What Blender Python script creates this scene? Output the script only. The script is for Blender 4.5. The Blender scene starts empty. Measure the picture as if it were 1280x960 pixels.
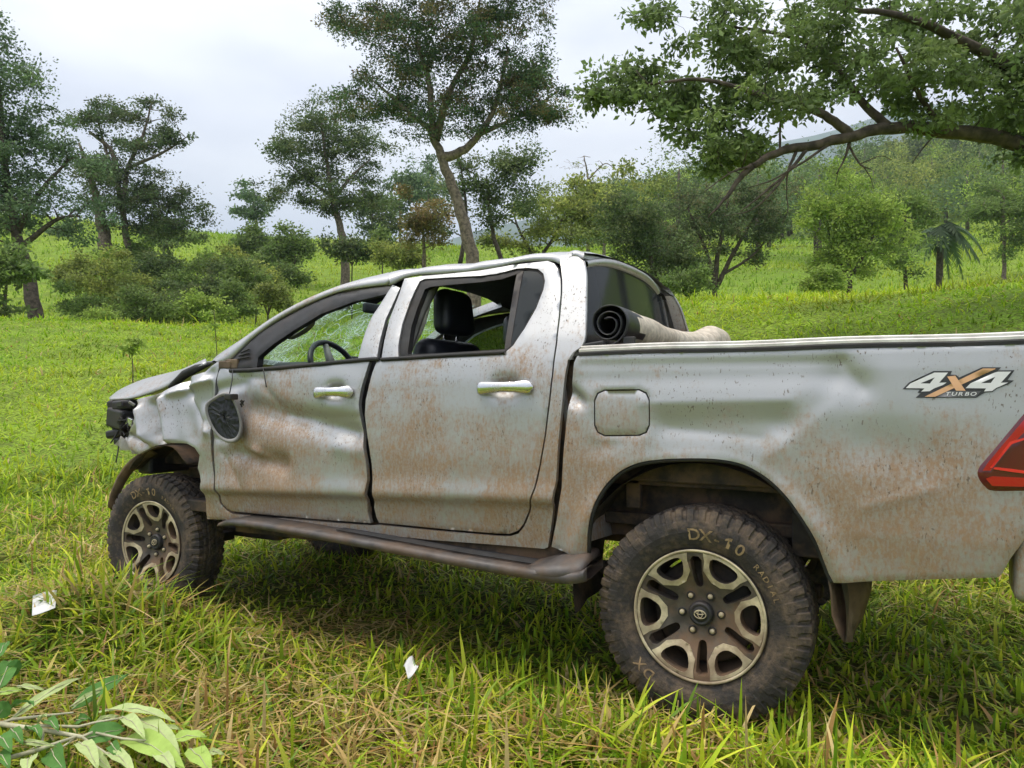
import bpy, bmesh, math, random
import numpy as np
from mathutils import Vector, Matrix, geometry

rng = np.random.default_rng(7)
random.seed(7)
SC = bpy.context.scene
COL = SC.collection

# ------------------------------------------------------------------ camera
TH = math.radians(61.8); PITCH = math.radians(.776); FPX = 960.0
CAM = np.array([-.741, 3.726, 1.215])
FW = np.array([math.cos(TH), -math.sin(TH), 0.0]); RT = np.array([FW[1], -FW[0], 0.0])
F3 = FW*math.cos(PITCH) + np.array([0, 0, math.sin(PITCH)])
UP = -FW*math.sin(PITCH) + np.array([0, 0, math.cos(PITCH)])
cd = bpy.data.cameras.new('camera'); cam = bpy.data.objects.new('camera', cd); COL.objects.link(cam)
cd.sensor_width = 36; cd.lens = 27.0; cd.clip_start = .05; cd.clip_end = 20000
M = Matrix(((RT[0], UP[0], -F3[0], CAM[0]), (RT[1], UP[1], -F3[1], CAM[1]), (RT[2], UP[2], -F3[2], CAM[2]), (0, 0, 0, 1)))
cam.matrix_world = M
SC.camera = cam

# ------------------------------------------------------------------ sky, sun, exposure
SUN_EL, SUN_AZ = math.radians(68), math.radians(48)      # azimuth measured from +Y towards +X
w = bpy.data.worlds.new('World'); SC.world = w; w.use_nodes = True
nt = w.node_tree; nt.nodes.clear()
def wn(t, **k):
    n = nt.nodes.new(t)
    for a, b in k.items(): setattr(n, a, b)
    return n
out = wn('ShaderNodeOutputWorld'); bg = wn('ShaderNodeBackground'); bg.inputs[1].default_value = .12
sky = wn('ShaderNodeTexSky'); sky.sky_type = 'NISHITA'; sky.sun_disc = False
sky.sun_elevation = SUN_EL; sky.sun_rotation = SUN_AZ; sky.air_density = 1.5; sky.dust_density = 3
# closed cloud deck: brighter overhead than at the horizon, broken by soft grey billows
tc = wn('ShaderNodeTexCoord'); sp = wn('ShaderNodeSeparateXYZ'); nt.links.new(tc.outputs['Generated'], sp.inputs[0])
mr = wn('ShaderNodeMapRange'); mr.inputs[1].default_value = -.05; mr.inputs[2].default_value = 1; mr.inputs[3].default_value = 3.95; mr.inputs[4].default_value = 12.4
nt.links.new(sp.outputs[2], mr.inputs[0])
mp = wn('ShaderNodeMapping'); mp.inputs['Scale'].default_value = (1.6, 1.6, 4.5); nt.links.new(tc.outputs['Generated'], mp.inputs[0])
nz = wn('ShaderNodeTexNoise'); nz.inputs['Scale'].default_value = 1.7; nz.inputs['Detail'].default_value = 6; nz.inputs['Roughness'].default_value = .5
nt.links.new(mp.outputs[0], nz.inputs[0])
cr = wn('ShaderNodeValToRGB'); cr.color_ramp.elements[0].position = .34; cr.color_ramp.elements[0].color = (.73, .74, .82, 1)
cr.color_ramp.elements[1].position = .68; cr.color_ramp.elements[1].color = (1.10, 1.09, 1.09, 1)
nt.links.new(nz.outputs[0], cr.inputs[0])
vm = wn('ShaderNodeVectorMath', operation='SCALE'); nt.links.new(cr.outputs[0], vm.inputs[0]); nt.links.new(mr.outputs[0], vm.inputs['Scale'])
mx = wn('ShaderNodeMixRGB'); mx.inputs[0].default_value = .96
nt.links.new(sky.outputs[0], mx.inputs[1]); nt.links.new(vm.outputs[0], mx.inputs[2])
nt.links.new(mx.outputs[0], bg.inputs[0]); nt.links.new(bg.outputs[0], out.inputs[0])

sd = bpy.data.lights.new('sun', 'SUN'); sd.energy = 1.5; sd.angle = math.radians(18); sd.color = (1, .92, .78)
sun = bpy.data.objects.new('sun', sd); COL.objects.link(sun)
sdir = Vector((math.sin(SUN_AZ)*math.cos(SUN_EL), math.cos(SUN_AZ)*math.cos(SUN_EL), math.sin(SUN_EL)))
sun.rotation_euler = sdir.to_track_quat('Z', 'Y').to_euler(); sun.location = (0, 0, 40)

vs = SC.view_settings; vs.view_transform = 'Standard'; vs.look = 'None'; vs.gamma = 1; vs.use_curve_mapping = False
vs.exposure = 0.82
SC.render.engine = 'CYCLES'; SC.cycles.use_denoising = True; SC.cycles.max_bounces = 7
SC.cycles.transparent_max_bounces = 12; SC.cycles.volume_bounces = 0; SC.cycles.caustics_reflective = False; SC.cycles.caustics_refractive = False
SC.cycles.use_adaptive_sampling = False

# ------------------------------------------------------------------ maths helpers
def ray(px, py): return F3 + (px-640)/FPX*RT + (480-py)/FPX*UP
def pt(px, py, d): return CAM + ray(px, py)*d
def aty(px, py, y):
    r = ray(px, py); return CAM + (y-CAM[1])/r[1]*r
def atz(px, py, z):
    r = ray(px, py); return CAM + (z-CAM[2])/r[2]*r
def atx(px, py, x):
    r = ray(px, py); return CAM + (x-CAM[0])/r[0]*r

# ------------------------------------------------------------------ materials
MATS = {}
class NB:
    """small node-building helper"""
    def __init__(s, name):
        s.m = bpy.data.materials.new(name); s.m.use_nodes = True; s.t = s.m.node_tree
        s.b = s.t.nodes['Principled BSDF']; s.out = s.t.nodes['Material Output']
        MATS[name] = s.m
    def n(s, t, **k):
        q = s.t.nodes.new(t)
        for a, b in k.items(): setattr(q, a, b)
        return q
    def l(s, a, b): s.t.links.new(a, b)
    def coord(s, scale=(1, 1, 1), kind='Object'):
        c = s.n('ShaderNodeTexCoord'); m = s.n('ShaderNodeMapping'); m.inputs['Scale'].default_value = scale
        s.l(c.outputs[kind], m.inputs[0]); return m.outputs[0]
    def noise(s, vec, scale, detail=4, rough=.55):
        q = s.n('ShaderNodeTexNoise'); q.inputs['Scale'].default_value = scale; q.inputs['Detail'].default_value = detail
        q.inputs['Roughness'].default_value = rough; s.l(vec, q.inputs[0]); return q.outputs[0]
    def mrange(s, v, a, b, c=0., d=1., smooth=True):
        q = s.n('ShaderNodeMapRange'); q.interpolation_type = 'SMOOTHSTEP' if smooth else 'LINEAR'
        for i, x in enumerate((a, b, c, d)): q.inputs[i+1].default_value = x
        s.l(v, q.inputs[0]); return q.outputs[0]
    def math(s, op, a, b=None):
        q = s.n('ShaderNodeMath', operation=op)
        for i, v in enumerate((a, b)):
            if v is None: continue
            if isinstance(v, (int, float)): q.inputs[i].default_value = v
            else: s.l(v, q.inputs[i])
        return q.outputs[0]
    def mix(s, f, a, b):
        q = s.n('ShaderNodeMixRGB')
        for i, v in enumerate((f, a, b)):
            if isinstance(v, (int, float)): q.inputs[i].default_value = v
            elif isinstance(v, tuple): q.inputs[i].default_value = (*v, 1) if len(v) == 3 else v
            else: s.l(v, q.inputs[i])
        return q.outputs[0]
    def bump(s, h, strength=.3, dist=.01):
        q = s.n('ShaderNodeBump'); q.inputs['Strength'].default_value = strength; q.inputs['Distance'].default_value = dist
        s.l(h, q.inputs['Height']); s.l(q.outputs[0], s.b.inputs['Normal'])

def simple(name, col, rough=.6, metal=0., var=.25, scale=14., bump=.15, spec=.5, dirt=0., coat=0.):
    b = NB(name); v = b.coord(); n = b.noise(v, scale, 5)
    lo = tuple(c*(1-var) for c in col); hi = tuple(min(1, c*(1+var)) for c in col)
    c = b.mix(b.mrange(n, .3, .7), lo, hi)
    if dirt:
        n2 = b.noise(v, 5, 8, .65); f = b.math('MULTIPLY', b.mrange(n2, .42, .62), dirt); c = b.mix(f, c, (.17, .10, .055))
        r = b.math('ADD', b.math('MULTIPLY', f, .85-rough), rough); b.l(r, b.b.inputs['Roughness'])
        b.l(b.math('MULTIPLY', b.math('SUBTRACT', 1.0, f), metal), b.b.inputs['Metallic'])
    else:
        b.b.inputs['Roughness'].default_value = rough; b.b.inputs['Metallic'].default_value = metal
    b.l(c, b.b.inputs['Base Color']); b.b.inputs['Specular IOR Level'].default_value = spec
    b.b.inputs['Coat Weight'].default_value = coat
    if bump: b.bump(n, bump, .01)
    return b.m

def make_paint():
    b = NB('silver_paint'); v = b.coord(); c = b.n('ShaderNodeTexCoord'); s = b.n('ShaderNodeSeparateXYZ'); b.l(c.outputs['Object'], s.inputs[0])
    low = b.mrange(s.outputs[2], 1.26, .60)
    big = b.noise(v, 2.6, 7, .62)
    streak = b.noise(b.coord((85, 85, 24)), 1.0, 5, .65)
    fine = b.noise(v, 46, 5, .7)
    blot = b.noise(v, 9, 6, .6)
    m = b.math('ADD', b.math('MULTIPLY', big, 1.25), b.math('MULTIPLY', streak, .40))
    m = b.math('ADD', m, b.math('MULTIPLY', blot, .45)); m = b.math('ADD', m, b.math('MULTIPLY', fine, .55))
    m = b.math('ADD', m, b.math('MULTIPLY', low, .20))
    for cx_, cz_, rr_, kk in ((.50, .84, .36, .30), (2.20, .84, .60, .19), (1.15, .90, .60, .18), (-.72, .84, .55, .20), (.0, 1.02, .62, .06)):
        vd = b.n('ShaderNodeVectorMath', operation='DISTANCE'); cb = b.n('ShaderNodeCombineXYZ'); b.l(s.outputs[0], cb.inputs[0]); b.l(s.outputs[2], cb.inputs[2])
        b.l(cb.outputs[0], vd.inputs[0]); vd.inputs[1].default_value = (cx_, 0, cz_); m = b.math('ADD', m, b.math('MULTIPLY', b.mrange(vd.outputs['Value'], rr_, .0), kk))
    grit = b.noise(b.coord((1, 1, .7)), 120, 3, .6)
    mud = b.mrange(m, 1.32, 1.72); mud = b.math('MULTIPLY', mud, b.mrange(b.math('ADD', b.math('MULTIPLY', grit, .5), b.math('MULTIPLY', streak, .5)), .38, .60, .42, 1.0)); mud = b.math('MULTIPLY', mud, .80)
    dust_bounce = b.math('MULTIPLY', low, b.mrange(b.math('ADD', b.math('MULTIPLY', blot, .5), b.math('MULTIPLY', big, .5)), .40, .64, .04, .50))  # low dust film; its olive colour also paints in light reflected off grass
    flake = b.noise(v, 900, 1)
    paint = b.mix(flake, (.405, .408, .415), (.48, .483, .49))
    col = b.mix(dust_bounce, paint, (.37, .315, .21))
    mudc = b.mix(fine, (.19, .085, .028), (.38, .205, .075))
    col = b.mix(mud, col, mudc)
    sp1 = b.noise(b.coord((150, 150, 62)), 1.0, 2, .5)
    sp2 = b.noise(v, 5.5, 3)
    spk = b.math('MULTIPLY', b.mrange(sp1, .63, .68), b.mrange(sp2, .42, .60)); spk = b.math('MULTIPLY', spk, .75)
    col = b.mix(spk, col, (.10, .065, .04))
    b.l(col, b.b.inputs['Base Color'])
    allm = b.math('MAXIMUM', b.math('MAXIMUM', mud, spk), b.math('MULTIPLY', dust_bounce, .8))
    b.l(b.math('ADD', b.math('MULTIPLY', allm, .36), .44), b.b.inputs['Roughness'])
    b.l(b.math('MULTIPLY', b.math('SUBTRACT', 1.0, allm), .68), b.b.inputs['Metallic'])
    b.b.inputs['Coat Weight'].default_value = .12; b.b.inputs['Coat Roughness'].default_value = .15
    b.bump(b.math('ADD', b.math('MULTIPLY', allm, .6), b.math('MULTIPLY', fine, .3)), .12, .004)
make_paint()
simple('black_rubber', (.014, .014, .015), .65, var=.4, dirt=.07)
simple('black_plastic', (.018, .018, .020), .5, var=.3, dirt=.14)
simple('dark_underbody', (.028, .022, .018), .8, var=.5, dirt=.7)
simple('interior_black', (.02, .022, .028), .55, var=.3)
simple('leather_black', (.016, .018, .026), .42, var=.3, bump=.1)
simple('headliner_dark', (.03, .03, .032), .85)
simple('trim_grey', (.26, .25, .24), .6)
simple('trim_beige', (.52, .49, .44), .55)
simple('trim_pale', (.62, .68, .72), .6)
simple('chrome', (.75, .75, .75), .16, 1., var=.06, dirt=.35, bump=.02)
simple('rail_aluminium', (.70, .67, .62), .38, .5, var=.15, dirt=.25, bump=.05)
simple('rim_dark', (.10, .085, .07), .55, .35, var=.4, dirt=.85)
simple('rim_machined', (.56, .48, .32), .6, .2, var=.35, dirt=.62)
simple('rim_barrel', (.03, .026, .022), .7, .1, var=.4, dirt=.4)
simple('letter_ochre', (.27, .19, .10), .85, var=.5, scale=40, dirt=.5)
simple('tan_backing', (.56, .49, .39), .75, var=.22, dirt=.22, bump=.3, scale=30)
simple('mirror_black', (.012, .013, .015), .35, var=.5, scale=60)
simple('vinyl_black', (.02, .02, .024), .38, var=.3)
simple('step_plastic', (.075, .066, .062), .45, var=.35, dirt=.45, bump=.3)
simple('flap_mud', (.12, .085, .055), .85, var=.5, dirt=.6, bump=.5)
simple('bracket_metal', (.45, .43, .40), .5, .6, dirt=.4)
simple('decal_black', (.03, .03, .032), .4); simple('decal_white', (.72, .72, .73), .4, dirt=.1, var=.05)
simple('decal_orange', (.70, .40, .22), .4, var=.1); simple('decal_grey', (.10, .10, .105), .4)
simple('paper_white', (.62, .62, .60), .8, var=.06)
simple('bark_grey', (.16, .125, .095), .9, var=.5, scale=9, bump=.8)
simple('bark_dark', (.085, .065, .05), .9, var=.5, scale=9, bump=.8)
simple('twig_pale', (.42, .40, .26), .7, var=.25)
simple('rock_forest', (.05, .085, .035), .95, var=.4, scale=.02, bump=0)

def glass(name, tint, alpha, rough=.03, cracks=False):
    b = NB(name); t = b.t
    tr = b.n('ShaderNodeBsdfTransparent'); tr.inputs[0].default_value = (*tint, 1)
    gl = b.n('ShaderNodeBsdfGlossy'); gl.inputs['Roughness'].default_value = rough; gl.inputs[0].default_value = (.9, .9, .9, 1)
    lw = b.n('ShaderNodeLayerWeight'); lw.inputs[0].default_value = .5; fr = b.n('ShaderNodeMath', operation='MULTIPLY_ADD'); fr.inputs[1].default_value = .75; fr.inputs[2].default_value = .04
    b.l(b.math('POWER', lw.outputs['Facing'], 4.), fr.inputs[0])
    ms = b.n('ShaderNodeMixShader'); b.l(fr.outputs[0], ms.inputs[0]); b.l(tr.outputs[0], ms.inputs[1]); b.l(gl.outputs[0], ms.inputs[2])
    df = b.n('ShaderNodeBsdfDiffuse'); df.inputs[0].default_value = (.05, .055, .06, 1)
    m2 = b.n('ShaderNodeMixShader'); m2.inputs[0].default_value = alpha
    b.l(ms.outputs[0], m2.inputs[1]); b.l(df.outputs[0], m2.inputs[2]); last = m2.outputs[0]
    if cracks:
        v = b.coord()
        wv = b.n('ShaderNodeTexVoronoi'); wv.feature = 'DISTANCE_TO_EDGE'; wv.inputs['Scale'].default_value = 7
        nn = b.n('ShaderNodeTexNoise'); nn.inputs['Scale'].default_value = 3.; b.l(v, nn.inputs[0])
        vv = b.n('ShaderNodeVectorMath', operation='MULTIPLY_ADD'); vv.inputs[1].default_value = (.6, .6, .6); b.l(nn.outputs[1], vv.inputs[0]); b.l(v, vv.inputs[2])
        b.l(vv.outputs[0], wv.inputs[0])
        w2 = b.n('ShaderNodeTexVoronoi'); w2.feature = 'DISTANCE_TO_EDGE'; w2.inputs['Scale'].default_value = 30; b.l(vv.outputs[0], w2.inputs[0])
        e1 = b.mrange(wv.outputs['Distance'], .025, .0); e2 = b.mrange(w2.outputs['Distance'], .10, .0)
        dens = b.mrange(b.noise(v, 3.5, 3), .46, .62)
        e = b.math('MAXIMUM', e1, b.math('MULTIPLY', e2, dens)); e = b.math('MULTIPLY', e, .75)
        e = b.math('MAXIMUM', e, b.math('MULTIPLY', dens, .16))
        cd_ = b.n('ShaderNodeBsdfDiffuse'); cd_.inputs[0].default_value = (.62, .80, .76, 1)
        ct = b.n('ShaderNodeBsdfTranslucent'); ct.inputs[0].default_value = (.62, .82, .78, 1)
        ad = b.n('ShaderNodeMixShader'); ad.inputs[0].default_value = .5; b.l(cd_.outputs[0], ad.inputs[1]); b.l(ct.outputs[0], ad.inputs[2])
        m3 = b.n('ShaderNodeMixShader'); b.l(e, m3.inputs[0]); b.l(last, m3.inputs[1]); b.l(ad.outputs[0], m3.inputs[2]); last = m3.outputs[0]
    b.l(last, b.out.inputs[0])
glass('glass_tinted', (.10, .12, .11), .25)
glass('glass_rear', (.02, .025, .022), .45, .08)
glass('glass_quarter', (.02, .02, .025), .75, .25)
glass('glass_shattered', (.72, .86, .78), .02, .05, True)

def lampmat(name, col, rough=.12):
    b = NB(name); b.b.inputs['Base Color'].default_value = (*col, 1); b.b.inputs['Roughness'].default_value = rough
    b.b.inputs['Coat Weight'].default_value = .6
lampmat('lamp_red', (.42, .008, .012)); lampmat('lamp_dark_red', (.10, .006, .012)); lampmat('lamp_bright', (.75, .03, .03))

def make_tyre_mat():
    b = NB('tyre_rubber'); v = b.coord(); n = b.noise(v, 9, 7, .65); n2 = b.noise(v, 40, 4, .6)
    f = b.mrange(b.math('ADD', b.math('MULTIPLY', n, .7), b.math('MULTIPLY', n2, .3)), .42, .66)
    c = b.mix(f, (.030, .026, .024), (.135, .095, .062))
    b.l(c, b.b.inputs['Base Color']); b.b.inputs['Roughness'].default_value = .82
    b.bump(b.math('ADD', n2, n), .9, .006)
make_tyre_mat()

def leafmat(name, rough=.5, trans=.35):
    b = NB(name); a = b.n('ShaderNodeAttribute'); a.attribute_name = 'tint'
    t = b.n('ShaderNodeBsdfTranslucent'); b.l(a.outputs[0], t.inputs[0])
    b.l(a.outputs[0], b.b.inputs['Base Color']); b.b.inputs['Roughness'].default_value = rough; b.b.inputs['Specular IOR Level'].default_value = .35
    m = b.n('ShaderNodeMixShader'); m.inputs[0].default_value = trans
    b.l(b.b.outputs[0], m.inputs[1]); b.l(t.outputs[0], m.inputs[2]); b.l(m.outputs[0], b.out.inputs[0])
leafmat('foliage', .6, .45); leafmat('grass_blades', .5, .40)
def leafpart(name, col, vein):
    b = NB(name); v = b.coord(); n = b.noise(v, 30, 4); c = b.mix(n, tuple(x*.75 for x in col), tuple(x*1.2 for x in col))
    b.l(c, b.b.inputs['Base Color']); b.b.inputs['Roughness'].default_value = .65; b.b.inputs['Specular IOR Level'].default_value = .1
    t = b.n('ShaderNodeBsdfTranslucent'); b.l(c, t.inputs[0]); m = b.n('ShaderNodeMixShader'); m.inputs[0].default_value = .25
    b.l(b.b.outputs[0], m.inputs[1]); b.l(t.outputs[0], m.inputs[2]); b.l(m.outputs[0], b.out.inputs[0]); b.bump(n, .3, .004)
leafpart('leaf_pale', (.50, .60, .26), None); leafpart('leaf_dark', (.11, .25, .06), None); leafpart('leaf_bright', (.42, .58, .14), None)

def make_ground():
    b = NB('meadow_soil'); v = b.coord(); big = b.noise(v, .12, 5); mid = b.noise(v, 1.3, 6, .6); fin = b.noise(v, 22, 5, .7)
    far = b.mix(b.mrange(big, .35, .65), (.22, .40, .028), (.35, .50, .045))
    far = b.mix(b.mrange(mid, .35, .7), far, (.17, .26, .035))
    c = b.mix(b.mrange(fin, .35, .65), (.10, .12, .03), far)
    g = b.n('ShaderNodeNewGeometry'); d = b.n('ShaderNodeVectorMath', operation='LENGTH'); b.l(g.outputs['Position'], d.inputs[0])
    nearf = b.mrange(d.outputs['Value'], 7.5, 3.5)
    c = b.mix(b.math('MULTIPLY', nearf, .8), c, b.mix(fin, (.05, .045, .018), (.13, .13, .035)))  # brown near soil, darkened further as painted shadow between the blades
    b.l(c, b.b.inputs['Base Color']); b.b.inputs['Roughness'].default_value = .95; b.b.inputs['Specular IOR Level'].default_value = .1
    b.bump(b.math('ADD', fin, mid), .8, .05)
make_ground()

# ------------------------------------------------------------------ object helpers
def tag(o, label=None, cat=None, group=None, kind=None):
    for k, v in (('label', label), ('category', cat), ('group', group), ('kind', kind)):
        if v: o[k] = v
    return o
def empty(name, loc=(0, 0, 0), parent=None):
    o = bpy.data.objects.new(name, None); o.empty_display_size = .1; COL.objects.link(o); o.location = loc; o.parent = parent; return o
def link(name, me, mat, parent=None):
    o = bpy.data.objects.new(name, me); COL.objects.link(o); o.parent = parent
    for m in (mat if isinstance(mat, (list, tuple)) else [mat]): me.materials.append(MATS[m])
    return o
def mesh(name, verts, faces, mat, parent=None, smooth=True):
    me = bpy.data.meshes.new(name); me.from_pydata([tuple(map(float, v)) for v in verts], [], faces)
    if smooth: me.polygons.foreach_set('use_smooth', [True]*len(me.polygons))
    me.update(); return link(name, me, mat, parent)
def bmobj(name, bm, mat, parent=None, smooth=False):
    me = bpy.data.meshes.new(name); bmesh.ops.recalc_face_normals(bm, faces=bm.faces); bm.to_mesh(me); bm.free()
    if smooth: me.polygons.foreach_set('use_smooth', [True]*len(me.polygons))
    return link(name, me, mat, parent)
def add_box(bm, c, s, rot=None, bev=.0, seg=2):
    r = bmesh.ops.create_cube(bm, size=1.0); vs_ = r['verts']
    bmesh.ops.scale(bm, vec=s, verts=vs_)
    if bev:
        es = {e for v in vs_ for e in v.link_edges}
        q = bmesh.ops.bevel(bm, geom=list(es), offset=bev, segments=seg, affect='EDGES', profile=.5)
        vs_ = list({v for f in q['faces'] for v in f.verts} | {v for v in vs_ if v.is_valid})
    if rot is not None: bmesh.ops.rotate(bm, cent=(0, 0, 0), matrix=rot, verts=vs_)
    bmesh.ops.translate(bm, vec=c, verts=vs_)
def boxes(name, items, mat, parent=None, bev=.006, smooth=False):
    bm = bmesh.new()
    for it in items: add_box(bm, it[0], it[1], it[2] if len(it) > 2 else None, bev)
    return bmobj(name, bm, mat, parent, smooth)
def tube_geo(path, rad, sides=8, caps=True):
    P = [np.array(p, float) for p in path]; n = len(P); V = []; Fc = []
    if not hasattr(rad, '__len__'): rad = [rad]*n
    prev = None
    for i in range(n):
        t = P[min(i+1, n-1)]-P[max(i-1, 0)]; t = t/(np.linalg.norm(t)+1e-9)
        if prev is None:
            a = np.array([0, 0, 1.]) if abs(t[2]) < .9 else np.array([1., 0, 0])
            u = np.cross(t, a)
        else: u = prev - t*np.dot(prev, t)
        u /= np.linalg.norm(u)+1e-9; prev = u; v = np.cross(t, u)
        for k in range(sides):
            a = 2*math.pi*k/sides; V.append(P[i]+rad[i]*(math.cos(a)*u+math.sin(a)*v))
    for i in range(n-1):
        for k in range(sides):
            a = i*sides+k; b = i*sides+(k+1) % sides; Fc.append((a, b, b+sides, a+sides))
    if caps: Fc.append(tuple(range(sides-1, -1, -1))); Fc.append(tuple(range((n-1)*sides, n*sides)))
    return V, Fc
def tube(name, path, rad, mat, parent=None, sides=8):
    V, Fc = tube_geo(path, rad, sides); return mesh(name, V, Fc, mat, parent)
def tubes(name, lst, mat, parent=None, sides=8):
    V = []; Fc = []
    for path, rad in lst:
        v, f_ = tube_geo(path, rad, sides); o = len(V); V += v; Fc += [tuple(i+o for i in q) for q in f_]
    return mesh(name, V, Fc, mat, parent)
def loft(name, rows, mat, parent=None, close=False, smooth=True, thick=0.):
    m = len(rows[0]); V = [p for r in rows for p in r]; Fc = []
    for i in range(len(rows)-1):
        for k in range(m if close else m-1):
            a = i*m+k; b = i*m+(k+1) % m; Fc.append((a, b, b+m, a+m))
    o = mesh(name, V, Fc, mat, parent, smooth)
    if thick:
        md = o.modifiers.new('thickness', 'SOLIDIFY'); md.thickness = thick; md.offset = 0
    return o
def smooth_curve(pts, n):
    """Catmull-Rom through points, resampled to n"""
    P = np.array(pts, float); P = np.vstack([2*P[0]-P[1], P, 2*P[-1]-P[-2]]); o = []
    segs = len(P)-3
    for t in np.linspace(0, segs-1e-6, n):
        i = int(t); u = t-i; a, b, c, d = P[i:i+4]
        o.append(.5*((2*b)+(c-a)*u+(2*a-5*b+4*c-d)*u*u+(3*b-3*c+d-a)*u**3))
    return np.array(o)
def inside(P, poly):
    x, y = P[:, 0], P[:, 1]; r = np.zeros(len(P), bool); n = len(poly)
    for i in range(n):
        x1, y1 = poly[i]; x2, y2 = poly[(i+1) % n]
        c = ((y1 > y) != (y2 > y)); 
        if y1 != y2: r ^= c & (x < (x2-x1)*(y-y1)/(y2-y1)+x1)
    return r
def segdist(P, a, b):
    a = np.array(a); b = np.array(b); ab = b-a; t = np.clip(((P-a)@ab)/(ab@ab+1e-12), 0, 1)
    return np.linalg.norm(P-(a+t[:, None]*ab), axis=1)
def polydist(P, poly):
    d = np.full(len(P), 9.)
    for i in range(len(poly)): d = np.minimum(d, segdist(P, poly[i], poly[(i+1) % len(poly)]))
    return d
def resample(poly, step):
    o = []; n = len(poly)
    for i in range(n):
        a = np.array(poly[i], float); b = np.array(poly[(i+1) % n], float); k = max(1, int(np.linalg.norm(b-a)/step+.5))
        for j in range(k): o.append(a+(b-a)*j/k)
    return np.array(o)
def chaikin(poly, it=1):
    P = np.array(poly, float)
    for _ in range(it):
        Q = np.roll(P, -1, 0); P = np.stack([.75*P+.25*Q, .25*P+.75*Q], 1).reshape(-1, 2)
    return P
def fill2d(outline, holes, step):
    """triangulate a polygon with holes with an interior lattice; returns pts, tris, boundary loops"""
    loops = [resample(outline, step)]+[resample(h, step) for h in holes]
    P = list(np.vstack(loops)); edges = []; idx = []; o = 0
    for L in loops:
        n = len(L); edges += [(o+i, o+(i+1) % n) for i in range(n)]; idx.append(list(range(o, o+n))); o += n
    lo = loops[0].min(0); hi = loops[0].max(0); xs = np.arange(lo[0], hi[0], step); zs = np.arange(lo[1], hi[1], step*.87)
    G = np.array([(x+(step/2 if j % 2 else 0), z) for j, z in enumerate(zs) for x in xs])
    if len(G):
        k = inside(G, loops[0])
        for h in loops[1:]: k &= ~inside(G, h)
        G = G[k]
        for L in loops:
            if len(G): G = G[polydist(G, L) > step*.55]
        P += list(G)
    r = geometry.delaunay_2d_cdt([Vector(p) for p in P], edges, [], 0, 1e-6)
    Q = np.array([(v.x, v.y) for v in r[0]]); T = [tuple(f) for f in r[2]]
    cen = np.array([Q[list(t)].mean(0) for t in T]); k = inside(cen, loops[0])
    for h in loops[1:]: k &= ~inside(cen, h)
    T = [t for t, s in zip(T, k) if s]
    mp = {}
    for new, olds in enumerate(r[3]):
        for q in olds: mp[q] = new
    return Q, T, [[mp[i] for i in L] for L in idx], loops

# ------------------------------------------------------------------ truck side surfaces (truck frame = world frame; X forward, Y left, Z up)
CZ = [.40, .50, .62, .72, .95, 1.15, 1.28, 1.36, 1.45, 1.60, 1.72, 1.80, 1.86, 1.90]
CY = [.865, .885, .900, .912, .920, .914, .903, .886, .855, .785, .728, .680, .60, .50]
czs = np.linspace(.4, 1.9, 151); cys = np.interp(czs, CZ, CY)
for _ in range(6): cys[1:-1] = (cys[:-2]+cys[1:-1]*2+cys[2:])/4
def sstep(a, b, v):
    t = np.clip((v-a)/(b-a), 0, 1); return t*t*(3-2*t)
def cab0(x, z):
    y = np.interp(z, czs, cys)
    zc = .785-.036*(x-.6)                                   # rising crease low on the doors
    y = y-.022*(1-sstep(zc-.035, zc+.004, z))+.012*np.exp(-((z-zc-.01)/.05)**2)
    return y-.30*np.maximum(0, x-2.95)**2
def bed0(x, z):
    y = np.interp(z, [.5, .6, .75, .95, 1.15, 1.3, 1.38], [.882, .895, .912, .918, .914, .906, .895])
    r = np.hypot(x, (z-.42)); return y+.018*np.exp(-((r-.52)/.05)**2)
def on(px, py, S):
    y = .88
    for _ in range(40):
        p = aty(px, py, y); y = .5*y+.5*float(S(p[0], p[2]))
    return p
def xz(pts, S): return np.array([on(a, b, S)[[0, 2]] for a, b in pts])
def dents(lst, S):
    L = []
    for a, b, dep, sg in lst: L.append((on(*a, S)[[0, 2]], on(*b, S)[[0, 2]], dep, sg))
    def f(x, z):
        P = np.stack([np.ravel(x), np.ravel(z)], 1); y = np.zeros(len(P))
        for a, b, dep, sg in L: y -= dep*np.exp(-(segdist(P, a, b)/sg)**2)
        return y.reshape(np.shape(x))
    return f
def creases(lst, S):
    L = [(on(*a, S)[[0, 2]], on(*c, S)[[0, 2]], dep, sg) for a, c, dep, sg in lst]
    def f(x, z):
        P = np.stack([np.ravel(x), np.ravel(z)], 1); y = np.zeros(len(P))
        for a, c, dep, sg in L: d_ = segdist(P, a, c); y -= dep*np.exp(-np.sqrt(d_*d_+.004**2)/sg)
        return y.reshape(np.shape(x))
    return f
def wob(x, z, k, a):       # smooth crumple
    return a*(np.sin(x*k+1.3*np.sin(z*k*.7))*np.sin(z*k*.83+1.7*np.sin(x*k*.6+.5)))
d_door = dents([((318, 512), (440, 542), .042, .060), ((292, 566), (352, 580), .036, .050), ((300, 500), (300, 545), .02, .05),
                ((262, 490), (300, 480), .022, .035), ((318, 562), (322, 566), -.02, .022), ((420, 556), (448, 562), -.010, .04)], cab0)
d_cup = dents([((415, 489), (422, 489), .030, .036), ((625, 483), (638, 483), .032, .040)], cab0)
d_bed = dents([((716, 473), (1045, 466), .009, .048), ((1048, 474), (1072, 480), .011, .055), ((830, 530), (975, 528), .010, .055), ((985, 536), (1030, 512), .005, .06),
               ((713, 494), (720, 501), .022, .030), ((965, 566), (1035, 518), -.004, .045), ((745, 560), (790, 545), .006, .04), ((1085, 560), (1160, 575), .010, .09)], bed0)
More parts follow.
